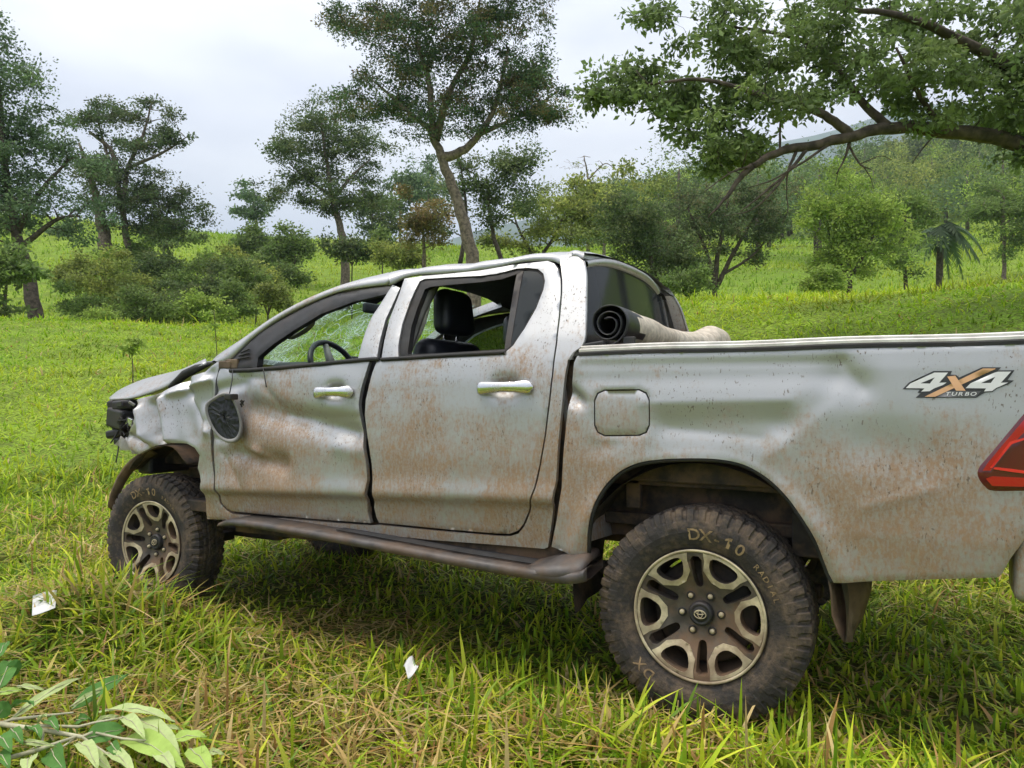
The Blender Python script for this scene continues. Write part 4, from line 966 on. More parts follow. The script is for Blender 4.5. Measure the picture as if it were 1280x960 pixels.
def lay_grass():
    x, y, r = sector(105000, 1.5, 9.5, .75, -50, 50); k = keep_off(x, y); x, y, r = x[k], y[k], r[k]; n = len(x)
    patch = np.exp(-(((x-STR[0])/.34)**2+((y-STR[1])/.22)**2)); dr = .10+.36*np.clip(vnoise(x, y, 2.3, 1.)*1.5-.45, 0, 1)+.75*patch
    dr = dr*np.clip(1.25-(r-2)/9, .3, 1)*(1-.6*np.exp(-(((x+1.2)/.9)**2+((y-1.2)/.9)**2)))
    un = under(x, y); dr = dr*(1-.5*un); hh = rng.gamma(6, .0215, n)*(.72+.55*vnoise(x, y, 3.1, 4.))*(1-.45*un)*(1-.35*patch); hh = hh*(1+.35*np.exp(-(((x-3.05)/.6)**2+((y-1.15)/.3)**2))+.35*np.exp(-(((x+.1)/.7)**2+((y-1.15)/.25)**2))+.25*np.exp(-(((x+.9)/.5)**2+((y-1.2)/.5)**2))); hh = np.clip(hh, .04, .34)
    P = np.stack([x, y, gz(x, y)-.012], 1); col = grass_cols(n, dr)
    lush = vnoise(x, y, 1.2, 7.); col = col*(1+.25*(lush[:, None]-.5))
    lean = np.clip(rng.normal(.72, .38, n)+.6*patch, .02, 1.45)
    tag(blades('grass', P, hh, rng.uniform(.009, .024, n), rng.uniform(0, 6.28, n), lean, col, 4, .8), 'trampled mixed green and straw grass around the pickup', 'grass', kind='stuff')
    # flat-lying straw and broad fallen blades
    x, y, r = sector(24000, 1.6, 7.5, .9, -48, 48)
    x2 = STR[0]+rng.normal(0, .30, 3200); y2 = STR[1]+rng.normal(0, .16, 3200); x, y = np.concatenate([x, x2]), np.concatenate([y, y2])
    k = keep_off(x, y)&((vnoise(x, y, 2.3, 1.) > .47)|(rng.random(len(x)) < .4))&(rng.random(len(x)) > .8*under(x, y))&(rng.random(len(x)) > .75*np.exp(-(((x+1.2)/.9)**2+((y-1.2)/.9)**2))); x, y = x[k], y[k]; n = len(x)
    P = np.stack([x, y, gz(x, y)+rng.uniform(.01, .09, n)*(1-.6*under(x, y))], 1); col = DRY[rng.integers(0, 4, n)]*rng.uniform(.7, 1.15, (n, 1))
    tag(blades('straw', P, rng.uniform(.07, .22, n), rng.uniform(.005, .014, n), rng.uniform(0, 6.28, n), rng.normal(1.4, .16, n), col, 3, .25), 'dry straw lying loose in the near grass', 'straw', kind='stuff')
    # meadow beyond the truck
    x, y, r = sector(150000, 7.5, 34, .62, -50, 50); n = len(x); P = np.stack([x, y, gz(x, y)-.02], 1)
    g = np.array([(.21, .42, .016), (.31, .52, .022), (.41, .60, .030), (.50, .62, .042)]); lu = vnoise(x, y, .55, 2.)*.6+vnoise(x, y, 2.1, 5.)*.4
    col = g[np.clip((lu*4+rng.normal(0, .9, n)).astype(int), 0, 3)]*rng.uniform(.8, 1.15, (n, 1)); dk = vnoise(x, y, 1.5, 9.) > .80; col[dk] *= .55
    db = rng.random(n) < .05; col[db] = DRY[rng.integers(0, 4, db.sum())]*.8
    tag(blades('meadow_grass', P, rng.gamma(5, .016, n)*(.6+.8*lu)*(1+r/45), rng.uniform(.007, .014, n)*(1+r/9), rng.uniform(0, 6.28, n), np.clip(rng.normal(.75, .35, n), .05, 1.4), col, 2, .7), 'bright yellow-green pasture grass rising behind the pickup', 'grass', kind='stuff')
    x, y, r = sector(60000, 34, 120, .6, -44, 44); n = len(x); P = np.stack([x, y, gz(x, y)-.03], 1); lu = vnoise(x, y, .21, 3.)
    col = g[np.clip((lu*4+rng.normal(0, .8, n)).astype(int), 0, 3)]*rng.uniform(.7, 1.05, (n, 1))
    tag(blades('hillside_grass', P, rng.gamma(5, .05, n)*(1+r/160), rng.uniform(.05, .12, n)*(1+r/100), rng.uniform(0, 6.28, n), np.clip(rng.normal(.4, .3, n), .02, 1.4), col, 1, .5), 'sunlit pasture on the far hillside', 'grass', kind='stuff')
lay_grass()

# ------------------------------------------------------------------ trees
def leaf_cloud(name, C, rad, per, size, cols, parent, flat=.7, droop=.0, bend=True):
    """leaves scattered round clump centres C (k,3); one tinted two-quad leaf each"""
    k = len(C); rad = np.broadcast_to(np.asarray(rad, float), (k,)); n = k*per; ci = np.repeat(np.arange(k), per)
    dirs = unit(rng.normal(0, 1, (n, 3))); rr = rad[ci]*rng.random(n)**.6*rng.uniform(.55, 1.25, k)[ci]; off = dirs*rr[:, None]*np.array([1, 1, flat])*rng.uniform(.5, 1.4, (k, 3))[ci]; off += np.cross(off, rng.normal(0, .5, (k, 3))[ci])*.3
    P = C[ci]+off; a = unit(dirs*np.array([1, 1, .3])+rng.normal(0, .7, (n, 3))+np.array([0, 0, -droop])); b = unit(np.cross(a, rng.normal(0, 1, (n, 3)))+np.array([0, 0, 0.])); nn = np.cross(a, b)
    fl_ = nn[:, 2] < 0; b[fl_] *= -1
    s_ = size*rng.uniform(.4, 1.5, n); w_ = s_*rng.uniform(.42, .62, n)
    tip = P+a*s_[:, None]; mid = P+a*(s_*.5)[:, None]; nrm = np.cross(a, b); dn = -nrm*(s_*.12)[:, None]
    V = np.stack([P, mid+b*w_[:, None]*.5+dn, tip, mid-b*w_[:, None]*.5+dn], 1).reshape(-1, 3)
    cl = rng.uniform(.72, 1.25, k)[ci]*rng.uniform(.75, 1.25, n); c0 = np.asarray(cols)[np.minimum(rng.integers(0, len(cols), k)[ci], len(cols)-1)]
    mixc = np.asarray(cols)[rng.integers(0, len(cols), n)]; c = np.clip((c0*.65+mixc*.35)*cl[:, None], 0, 1); T = np.repeat(c, 4, 0)
    q = np.arange(n)*4; tr_ = np.stack([q, q+1, q+2, q, q+2, q+3], 1)
    return np_mesh(name, V, np.full(2*n, 3), tr_.ravel(), 'foliage', parent, np.clip(T*2.25*np.array([1.12, 1.0, .88]), 0, .8))
def skeleton(limbs, C, r0, twig, bend=.12):
    """limbs: list of (polyline, r_start, r_end). Every clump is joined to the nearest limb point by a crooked branch."""
    nodes = []; segs = []
    for pl, a, b in limbs:
        pl = smooth_curve(pl, max(6, 4*len(pl))); rad = np.linspace(a, b, len(pl)); j = rng.normal(0, a*.07, (len(pl), 3)); j[0] = 0; segs.append((pl+j, list(rad)))
        for p, r in zip(pl, rad): nodes.append((p, r))
    N = np.array([p for p, r in nodes]); R_ = np.array([r for p, r in nodes])
    if len(C):
        order = np.argsort([np.min(np.linalg.norm(N-c, axis=1)) for c in C])
        for c in C[order]:
            dv = c-N; dist = np.linalg.norm(dv, axis=1); cost = dist*(1+.8*np.clip(-dv[:, 2]/(dist+1e-6), 0, 1))+(R_ < twig*1.05)*dist*.25; i = int(np.argmin(cost)); p0 = N[i]; L = dist[i]
            if L < 1e-3: continue
            r1 = min(R_[i]*.62, twig*1.1+L*.012); m = p0*.45+c*.55+rng.normal(0, bend*L, 3)+np.array([0, 0, .10*L]); pl = smooth_curve([p0, m, c], 5); rad = np.linspace(r1, twig*.4, 5); segs.append((pl, list(rad)))
            N = np.vstack([N, pl[1:]]); R_ = np.concatenate([R_, rad[1:]])
    return segs
def sample_blobs(blobs, n, depth, squash=.75):
    """blobs: (cx, cy, rx, ry) in photo pixels at the tree's depth; clump centres filling true ellipsoids"""
    A = np.array([b[2]*b[3] for b in blobs], float); A /= A.sum(); o = []
    for b, a in zip(blobs, A):
        left_ = max(1, int(round(n*a)))
        while left_ > 0:
            k = min(left_, int(rng.integers(2, 8))); left_ -= k
            v = unit(rng.normal(0, 1, 3))*rng.random()**.30*rng.uniform(.75, 1.18); sz = rng.uniform(.12, .30)
            for _ in range(k):
                q = v+rng.normal(0, sz, 3)*np.array([1, .55, 1]); dd = max(depth+q[2]*b[2]/FPX*depth*squash, 2.)
                o.append(pt(b[0]+q[0]*b[2]*depth/dd, b[1]+q[1]*b[3]*depth/dd, dd))
    return np.array(o)
PAL = dict(dark=[(.032, .058, .022), (.042, .074, .028), (.058, .092, .034), (.070, .092, .040)], mid=[(.052, .098, .026), (.075, .125, .034), (.098, .150, .042), (.060, .090, .034)],
           bright=[(.10, .165, .035), (.135, .205, .045), (.17, .235, .055), (.080, .135, .03)], olive=[(.085, .125, .030), (.12, .16, .045), (.16, .19, .05), (.07, .10, .03)],
           rust=[(.10, .085, .035), (.08, .09, .035), (.13, .10, .045), (.06, .08, .03)], blue=[(.045, .085, .045), (.06, .105, .055), (.075, .12, .06), (.04, .07, .035)])
def tree(name, label, cat, blobs, depth, trunks, pal, clumps, per, leaf, crad, twig=.03, bark='bark_grey', group=None, flat=.7, bare=0, squash=.75, droop=.1, sides=6):
    """trunks: list of (pixel polyline or px,py,depth tuples, base radius, end radius)"""
    C = sample_blobs(blobs, clumps, depth, squash); L = []
    for pl, a, b in trunks: L.append(([pt(q[0], q[1], q[2] if len(q) > 2 else depth) for q in pl], a, b))
    base = L[0][0][0].copy(); z = float(gz(base[0], base[1]))
    if base[2] > z-.1: L[0][0].insert(0, np.array([base[0], base[1], z-.15]))
    root = empty(name, (float(base[0]), float(base[1]), z)); tag(root, label, cat, group); off = np.array([base[0], base[1], z])
    segs = skeleton(L, np.vstack([C, sample_blobs(blobs, bare, depth, squash)]) if bare else C, 0, twig)
    tubes('trunk', [(p-off, r) for p, r in segs], bark, root, sides)
    leaf_cloud('crown', C-off, crad, per, leaf, PAL[pal] if isinstance(pal, str) else pal, root, flat, droop)
    return root
# --- left side
tree('tree', 'tall spreading tree with a leaning trunk at the left edge', 'tree', [(5, 120, 50, 85), (40, 190, 50, 55), (20, 250, 75, 45), (75, 270, 60, 30), (-40, 180, 60, 140), (95, 195, 45, 22)], 30,
     [([(48, 418), (36, 350), (20, 290), (5, 200), (-5, 60)], .34, .08), ([(20, 292), (50, 240), (85, 200)], .14, .04), ([(25, 310), (70, 275), (100, 270)], .12, .03)], 'blue', 420, 80, .125, .62, .03, 'bark_dark')
tree('bush', 'rounded dark green bush at the left edge below the tall tree', 'bush', [(10, 345, 45, 42), (-20, 350, 50, 45)], 24, [([(5, 400), (8, 350)], .12, .04)], 'mid', 60, 90, .16, .50, .02)
tree('tree', 'flat-topped tree with pale forked limbs above dark undergrowth', 'tree', [(110, 140, 40, 20), (160, 160, 48, 32), (205, 168, 36, 26), (190, 125, 15, 13), (140, 225, 65, 32), (215, 268, 40, 42), (170, 262, 60, 38), (120, 205, 40, 25)], 42,
     [([(163, 330), (157, 290), (150, 240), (140, 190), (112, 165)], .26, .08), ([(134, 316), (127, 285), (121, 255), (112, 215), (98, 180)], .42, .06), ([(153, 260), (160, 210), (178, 170), (190, 128)], .16, .04), ([(150, 240), (130, 180), (120, 140)], .12, .03), ([(160, 210), (205, 190), (232, 172)], .1, .03)], [(.030, .058, .024), (.04, .07, .03), (.055, .082, .04), (.05, .06, .03)], 430, 75, .14, .62, .026, 'bark_grey', bare=30)
tree('tree', 'small round tree alone on the hill crest', 'tree', [(318, 250, 28, 26), (305, 265, 16, 16)], 82, [([(322, 300), (320, 275), (317, 250)], .35, .1)], 'blue', 40, 60, .34, 1.0, .05, 'bark_grey')
tree('tree', 'oval tree with a slim curved trunk on the hillside', 'tree', [(400, 165, 52, 40), (375, 200, 42, 48), (430, 195, 50, 55), (405, 235, 62, 35), (455, 245, 35, 30), (365, 240, 30, 26)], 50,
     [([(431, 318), (424, 280), (415, 245), (408, 200), (402, 150)], .33, .06), ([(416, 250), (440, 220), (462, 200)], .14, .04), ([(415, 245), (385, 225), (362, 205)], .14, .04)], 'dark', 380, 80, .16, .75, .03)
# --- centre
tree('tree', 'tall dark tree with forked leaning trunk behind the cab roof', 'tree', [(470, 25, 65, 38), (560, 20, 100, 45), (640, 10, 60, 30), (530, 85, 75, 42), (620, 80, 70, 45), (680, 95, 42, 30), (500, 130, 72, 30), (590, 145, 85, 32), (650, 135, 55, 28), (455, 135, 40, 16), (690, 150, 22, 12), (560, -60, 130, 50)], 27,
     [([(592, 335), (583, 290), (568, 240), (552, 195), (540, 165), (538, 110), (520, 50)], .27, .07), ([(552, 198), (575, 190), (598, 170), (620, 130), (635, 60)], .19, .05), ([(545, 175), (560, 120), (590, 60), (600, 0)], .15, .04), ([(540, 165), (500, 130), (465, 100)], .1, .03), ([(600, 168), (650, 145), (690, 120)], .08, .03)],
     [(.026, .055, .028), (.034, .070, .032), (.045, .085, .034), (.085, .070, .035)], 900, 105, .092, .50, .018, 'bark_grey', bare=20)
tree('tree', 'slender tree with reddish crown left of the leaning trunk', 'tree', [(527, 262, 34, 32), (540, 290, 26, 22), (510, 285, 22, 24)], 34, [([(530, 345), (530, 310), (527, 270)], .13, .04)], 'rust', 60, 120, .12, .6, .02)
tree('tree', 'dark drooping tree with thin stems behind the leaning trunk', 'tree', [(610, 215, 46, 32), (650, 205, 30, 26), (590, 260, 32, 40), (640, 250, 40, 30)], 38, [([(632, 345), (618, 300), (612, 260), (608, 220)], .16, .05), ([(575, 330), (583, 270), (575, 200)], .12, .04)], 'dark', 100, 120, .14, .74, .025, 'bark_dark')
tree('tree', 'yellow-green spreading tree above the cab roof', 'tree', [(670, 270, 55, 32), (720, 285, 50, 32), (640, 300, 40, 22), (760, 265, 45, 28), (690, 245, 40, 18)], 44, [([(672, 335), (690, 300), (705, 270)], .16, .05), ([(672, 330), (650, 290), (640, 260)], .12, .04)], 'olive', 120, 120, .17, .85, .03, 'bark_dark')
tree('tree', 'bare-twigged tree standing above the tree line', 'tree', [(735, 205, 26, 12), (725, 215, 20, 12)], 90, [([(735, 260), (735, 225), (730, 195)], .22, .06), ([(735, 225), (755, 205), (768, 210)], .1, .03)], 'olive', 8, 12, .3, .5, .035, bare=80)
for i, (a, b, rx, ry, d, pl, l_) in enumerate([(500, 235, 36, 36, 85, 'blue', 'pale grey-green tree behind the hillside tree'), (535, 225, 30, 26, 95, 'blue', 'hazy tree on the crest left of the forked trunk'), (465, 262, 30, 24, 78, 'dark', 'low dark tree beside the slim curved trunk')]):
    tree('tree', l_, 'tree', [(a, b, rx, ry), (a+12, b+18, rx*.9, ry*.7)], d, [([(a, b+ry+28), (a, b)], .25, .08)], pl, 60, 55, .36, 1.2, .05)
tree('tree', 'multi-stemmed dark tree right of the cab above the grassy bank', 'tree', [(850, 270, 62, 45), (905, 255, 62, 40), (945, 290, 48, 45), (880, 310, 70, 30), (830, 310, 40, 40), (960, 240, 40, 30)], 33,
     [([(893, 362), (888, 330), (875, 295), (860, 260)], .13, .04), ([(893, 362), (897, 320), (905, 280), (910, 250)], .13, .04), ([(895, 360), (915, 320), (935, 285), (950, 260)], .12, .04), ([(891, 360), (862, 330), (840, 300)], .11, .04), ([(900, 345), (940, 320), (965, 290)], .08, .03)], [(.034, .060, .026), (.045, .075, .030), (.06, .09, .04), (.07, .075, .04)], 320, 75, .12, .55, .02, 'bark_dark', bare=40)
tree('tree', 'dense dark tree close behind the rear window of the cab', 'tree', [(800, 265, 45, 45), (830, 320, 45, 42), (785, 305, 40, 40), (850, 340, 30, 24)], 30, [([(820, 372), (815, 330), (805, 280)], .15, .05)], 'dark', 190, 80, .12, .55, .022, 'bark_dark')
tree('tree', 'yellowish tree at the left end of the right-hand tree line', 'tree', [(745, 250, 45, 28), (790, 235, 40, 24), (720, 240, 25, 18)], 60, [([(755, 330), (755, 280), (750, 250)], .2, .06)], 'olive', 70, 65, .30, 1.0, .035)
tree('tree', 'rounded bright green tree in the middle of the right-hand tree line', 'tree', [(1060, 245, 58, 38), (1040, 285, 45, 40), (1085, 290, 48, 40), (1060, 325, 52, 26), (1110, 265, 28, 26), (1030, 330, 25, 25)], 32,
     [([(1062, 362), (1060, 320), (1058, 270)], .16, .05), ([(1062, 350), (1085, 310), (1095, 280)], .09, .03), ([(1062, 350), (1040, 310), (1035, 280)], .09, .03)], 'bright', 290, 80, .135, .55, .022, 'bark_dark')
tree('tree', 'shaded dark tree between the round green tree and the palm', 'tree', [(1130, 270, 36, 32), (1128, 320, 40, 34), (1150, 250, 30, 26)], 38, [([(1132, 362), (1130, 320), (1130, 270)], .15, .05)], 'mid', 95, 120, .14, .75, .025, 'bark_dark')
tree('tree', 'broad light green tree at the right edge beyond the palm', 'tree', [(1250, 240, 46, 32), (1240, 280, 38, 30), (1290, 260, 45, 45), (1265, 310, 35, 18)], 50, [([(1255, 345), (1255, 300), (1255, 250)], .2, .06)], 'mid', 110, 120, .18, .95, .03)
# palm
def palm(px, base_y, top_y, d):
    b = pt(px, base_y, d); t = pt(px+1, top_y, d); z = float(gz(b[0], b[1])); root = tag(empty('palm_tree', (float(b[0]), float(b[1]), z)), 'palm tree with drooping fronds standing in the far pasture', 'palm tree')
    off = np.array([b[0], b[1], z]); tubes('trunk', [([np.array([0, 0, -.1]), (t-off)*.5+np.array([.05, 0, 0]), t-off], [.22, .18, .17])], 'bark_dark', root, 8)
    for k in range(17):
        a = 2*math.pi*k/17+rng.uniform(-.2, .2); el = rng.uniform(.1, 1.2); L = rng.uniform(1.7, 2.3); P = []; V = []; Fc = []
        for i in range(12):
            u = i/11; P.append((t-off)+np.array([math.cos(a)*L*u*math.cos(el*.6), math.sin(a)*L*u*math.cos(el*.6), L*(math.sin(el)*u-1.25*u*u)]))
        P = np.array(P)
        for i in range(1, 12):
            tg = unit(P[i]-P[i-1]); sd_ = unit(np.cross(tg, np.array([0, 0, 1.])))
            for s_ in (-1, 1):
                for j in range(5):
                    q = P[i-1]+(P[i]-P[i-1])*j/5; e = q+sd_*s_*.55*math.sin(math.pi*min(.95, .15+.85*i/11))+tg*.25+np.array([0, 0, -.28]); o_ = len(V); V += [q, q+tg*.11, e]; Fc.append((o_, o_+1, o_+2))
        V = np.array(V); c = np.array([(.07, .125, .045)])*rng.uniform(.7, 1.3); np_mesh('frond', V, np.full(len(Fc), 3), np.array(Fc).ravel(), 'foliage', root, np.repeat(c, len(V), 0))
palm(1175, 352, 288, 42)
# near tree on the right: trunk just out of frame, long limb reaching in
BD = 9.5
tree('tree', 'large overhanging tree at the right with a long lichen-grey limb', 'tree',
     [(1000, 40, 90, 40), (880, 35, 45, 16), (830, 15, 30, 10), (810, 110, 60, 32), (770, 120, 40, 16), (860, 135, 45, 24), (905, 165, 70, 30), (900, 200, 60, 16), (1000, 105, 75, 40), (1100, 40, 90, 50), (1110, 105, 70, 36), (1190, 60, 80, 60), (1230, 150, 70, 28), (1180, 150, 55, 18), (1270, 60, 60, 80), (1330, 100, 80, 90), (960, 60, 50, 40), (1270, 200, 40, 14), (930, 8, 60, 14), (1150, -30, 200, 40), (820, 160, 14, 10), (765, 116, 40, 16), (800, 100, 50, 22), (845, 122, 50, 26), (905, 150, 60, 34), (935, 115, 50, 36), (885, 185, 50, 20), (925, 205, 40, 18), (880, 60, 50, 14), (840, 18, 40, 12)], BD,
     [([(1345, 360, 9.8), (1340, 260, 9.8), (1325, 140, 9.7), (1290, 20, 9.5), (1270, -100, 9.4)], .30, .16), ([(1335, 215, 9.7), (1270, 178, 9.5), (1190, 165, 9.4), (1110, 160, 9.3), (1040, 176, 9.2), (975, 190, 9.2), (940, 208, 9.1)], .108, .04), ([(940, 208, 9.1), (925, 222, 9.1), (905, 250, 9.0), (885, 272, 9.0)], .05, .008),
      ([(1062, 168, 9.25), (1040, 150, 9.2), (1010, 135, 9.2), (975, 128, 9.1), (940, 115, 9.1), (880, 100, 9.1), (810, 105, 9.1)], .06, .015), ([(1110, 158, 9.3), (1080, 130, 9.4), (1050, 90, 9.5), (1000, 50, 9.6), (900, 30, 9.6)], .06, .015), ([(1300, 110, 9.6), (1220, 60, 9.3), (1130, 20, 9.2), (1040, 10, 9.2)], .09, .02),
      ([(1180, 164, 9.4), (1150, 120, 9.2), (1120, 60, 9.1)], .05, .015), ([(1062, 178, 9.25), (1055, 200, 9.2), (1045, 218, 9.2)], .02, .005), ([(1060, 180, 9.25), (1075, 205, 9.2), (1090, 212, 9.2)], .018, .005), ([(995, 190, 9.2), (985, 215, 9.1), (983, 245, 9.1)], .022, .005), ([(1010, 185, 9.2), (985, 215, 9.1), (950, 245, 9.0), (925, 265, 9.0)], .025, .006), ([(975, 190, 9.2), (975, 160, 9.2), (977, 135, 9.2)], .018, .008), ([(1040, 178, 9.2), (1000, 205, 9.1), (965, 225, 9.0), (935, 235, 9.0)], .02, .005), ([(985, 215, 9.1), (965, 240, 9.0), (940, 262, 9.0), (905, 270, 9.0)], .014, .004), ([(983, 245, 9.1), (985, 262, 9.1), (978, 280, 9.1)], .009, .003), ([(1055, 200, 9.2), (1048, 214, 9.2), (1044, 232, 9.2)], .009, .003), ([(1078, 206, 9.2), (1088, 222, 9.2), (1092, 236, 9.2)], .008, .003), ([(940, 208, 9.1), (915, 215, 9.0), (880, 240, 8.9)], .02, .004), ([(1075, 205, 9.2), (1100, 195, 9.2), (1115, 200, 9.2)], .008, .003), ([(1170, 166, 9.4), (1150, 190, 9.3), (1140, 205, 9.3)], .012, .004)],
     [(.060, .100, .036), (.082, .128, .048), (.108, .158, .058), (.050, .082, .032)], 640, 60, .080, .25, .006, 'bark_dark', flat=.65, squash=1.1, bare=30, droop=.4)
# --- shrubs on the left slope
SH = [(125, 350, 32, 30, 34, 'olive', 'olive shrub with thin stems among the left-hand thicket'), (165, 360, 30, 32, 30, 'olive', 'yellowish small tree at the front of the thicket'), (200, 330, 34, 22, 36, 'dark', 'dark shrub in the middle of the thicket'), (105, 385, 26, 26, 29, 'mid', 'low green shrub at the left end of the thicket'), (235, 345, 30, 26, 35, 'mid', 'mid green shrub right of the thicket centre'), (265, 355, 26, 26, 33, 'dark', 'dark shrub at the right end of the thicket'),
      (215, 375, 34, 22, 30, 'dark', 'shaded shrub low in the thicket'), (290, 375, 24, 24, 30, 'mid', 'leafy shrub just left of the windscreen pillar'), (320, 350, 24, 18, 40, 'olive', 'loose shrub above the windscreen pillar'), (160, 320, 40, 16, 42, 'mid', 'wide shrub under the flat-topped tree'), (310, 300, 20, 18, 62, 'mid', 'small bush below the round crest tree'), (368, 305, 24, 20, 58, 'mid', 'feathery bush on the open hillside'), (440, 312, 26, 14, 46, 'dark', 'dark bush at the foot of the slim curved trunk'), (478, 305, 20, 16, 46, 'mid', 'green bush right of the slim curved trunk'), (205, 290, 30, 14, 60, 'mid', 'pale bush on the slope behind the thicket'), (70, 300, 26, 14, 70, 'blue', 'grey-green bush on the skyline between the left trees'), (500, 318, 26, 14, 40, 'olive', 'low olive bush above the windscreen'), (345, 320, 20, 10, 60, 'mid', 'low bush in the middle of the open hillside'), (860, 352, 30, 16, 24, 'mid', 'low bush on the bank right of the rear window'), (1030, 350, 20, 14, 28, 'bright', 'pale sapling at the foot of the round green tree')]
SH += [(95, 340, 22, 20, 37, 'olive', 'thin olive shrub left of the thicket'), (145, 335, 30, 20, 38, 'bright', 'light green shrub under the flat-topped tree'), (180, 385, 30, 20, 28, 'mid', 'leafy shrub at the foot of the thicket'), (245, 385, 30, 18, 29, 'bright', 'fresh green shrub at the foot of the thicket'), (275, 330, 30, 18, 42, 'olive', 'straggling olive shrub on the slope left of the roof line'),
       (300, 345, 26, 20, 38, 'mid', 'straggling green shrub above the bonnet'), (335, 372, 20, 16, 33, 'olive', 'thin shrub beside the windscreen pillar'), (130, 400, 24, 12, 27, 'bright', 'low fresh shrub at the meadow edge'), (360, 345, 24, 12, 44, 'mid', 'low shrub on the slope above the windscreen')]
for cx, cy, rx, ry, d, pl, l_ in SH:
    tree('shrub', l_, 'shrub', [(cx, cy, rx*.8, ry*.9), (cx-rx*.7+rng.normal(0, 6), cy+ry*.3, rx*.55, ry*.5), (cx+rx*.7+rng.normal(0, 6), cy+ry*.3, rx*.5, ry*.5), (cx+rng.normal(0, rx*.5), cy-ry*.8, rx*.35, ry*.35), (cx+rng.normal(0, rx*.7), cy+ry*.5, rx*.8, ry*.35)], d, [([(cx, cy+ry+8), (cx+2, cy)], .05, .02), ([(cx, cy+ry+6), (cx-rx*.4, cy)], .04, .015), ([(cx, cy+ry+6), (cx+rx*.4, cy-2)], .04, .015)], pl, 64, 70, .0038*d, .0148*d, .012, 'bark_dark', group='shrubs on the slope')
for cx, cy, top, d, l_ in [(268, 432, 388, 17, 'thin sapling with a leafy top beside the bonnet'), (163, 452, 425, 13, 'small spindly weed standing in the open meadow')]:
    tree('sapling', l_, 'sapling', [(cx, top+5, 13, 9), (cx, top+18, 8, 9)], d, [([(cx+3, cy+8), (cx+1, (cy+top)/2), (cx, top)], .012, .005)], 'bright', 14, 16, .09, .12, .003, 'bark_dark')
# --- wooded hillside on the right
def hill_trees():
    spots = []
    for i in range(92):
        px = rng.uniform(700, 1340); d = rng.uniform(58, 200); spots.append((d, px))
    spots.sort(reverse=True)
    for i, (d, px) in enumerate(spots):
        g = CAM+(FW+(px-640)/FPX*RT)*d; z = float(gz(g[0], g[1])); H = rng.uniform(6, 11)*(.8+d/300); W = H*rng.uniform(.38, .6); ki = int(rng.integers(0, 5)); pl = PAL[('mid', 'dark', 'olive', 'blue', 'bright')[ki]]; wl = '%s leafy tree %s the right-hand wooded hillside, %s' % (('mid-green', 'dark green', 'olive', 'grey-green', 'light green')[ki], 'at the foot of' if d < 95 else 'half way up' if d < 145 else 'high on', 'above the cab' if px < 900 else 'left of the palm' if px < 1160 else 'right of the palm')
        root = tag(empty('hill_tree', (float(g[0]), float(g[1]), z)), wl, 'tree', 'trees of the wood on the right-hand hillside')
        v = unit(rng.normal(0, 1, (26, 3)))*(rng.random((26, 1))**.4); C = v*np.array([W, W, H*.36])+np.array([0, 0, H*.62])
        tubes('trunk', [([np.array([0, 0, -.3]), np.array([.1, 0, H*.35]), np.array([0, .1, H*.8])], [.28, .2, .06])], 'bark_dark', root, 5)
        leaf_cloud('crown', C, W*.45, 80, .0026*d+.10, pl, root, .8, .1)
hill_trees()
# far ridge and cloud-capped mountain
def ridge(name, cols, d, thick, mat):
    V = []; Fc = []; n = 90; px = np.linspace(cols[0][0], cols[-1][0], n); py = np.interp(px, [c[0] for c in cols], [c[1] for c in cols]); prof = [(0, 1.), (-.06, .93), (-.16, .72), (-.34, .45), (-.6, .2), (-1, -.05), (.3, .6), (.8, .0)]
    prof.sort(key=lambda q: q[0])
    for i in range(n):
        top = pt(px[i], py[i], d); hz = top[2]
        for s_, h in prof:
            q = CAM+(FW+(px[i]-640)/FPX*RT)*(d+s_*thick); w_ = 1+.05*math.sin(i*.9+s_*9)+.06*math.sin(i*.37+s_*4); V.append((q[0], q[1], hz*h*w_ if h < 1 else hz*(1+.02*math.sin(i*.8)+.02*math.sin(i*.31))))
    m = len(prof)
    for i in range(n-1):
        for k in range(m-1): a = i*m+k; Fc.append((a, a+1, a+m+1, a+m))
    tag(mesh(name, V, Fc, mat), kind='structure')
ridge('mountain', [(-600, 470), (200, 400), (560, 300), (760, 240), (900, 200), (1000, 172), (1120, 146), (1280, 122), (1500, 100), (2000, 150), (2600, 300)], 1900, 1000, 'rock_forest')
ridge('hill', [(400, 420), (760, 300), (900, 235), (1000, 205), (1100, 196), (1200, 190), (1300, 175), (1600, 190), (2200, 330)], 900, 420, 'rock_forest')
# haze: even pale air round everything
bm = bmesh.new(); add_box(bm, (500, -800, 430), (7000, 7000, 900)); hz = bmobj('haze', bm, 'paper_white'); hz.data.materials.clear()
hm = bpy.data.materials.new('haze_air'); hm.use_nodes = True; hm.node_tree.nodes.clear(); vo = hm.node_tree.nodes.new('ShaderNodeVolumePrincipled'); ho = hm.node_tree.nodes.new('ShaderNodeOutputMaterial')
vo.inputs['Color'].default_value = (.68, .82, 1, 1); vo.inputs['Density'].default_value = .00038; vo.inputs['Anisotropy'].default_value = .2
hm.node_tree.links.new(vo.outputs[0], ho.inputs['Volume']); hz.data.materials.append(hm); tag(hz, kind='stuff')

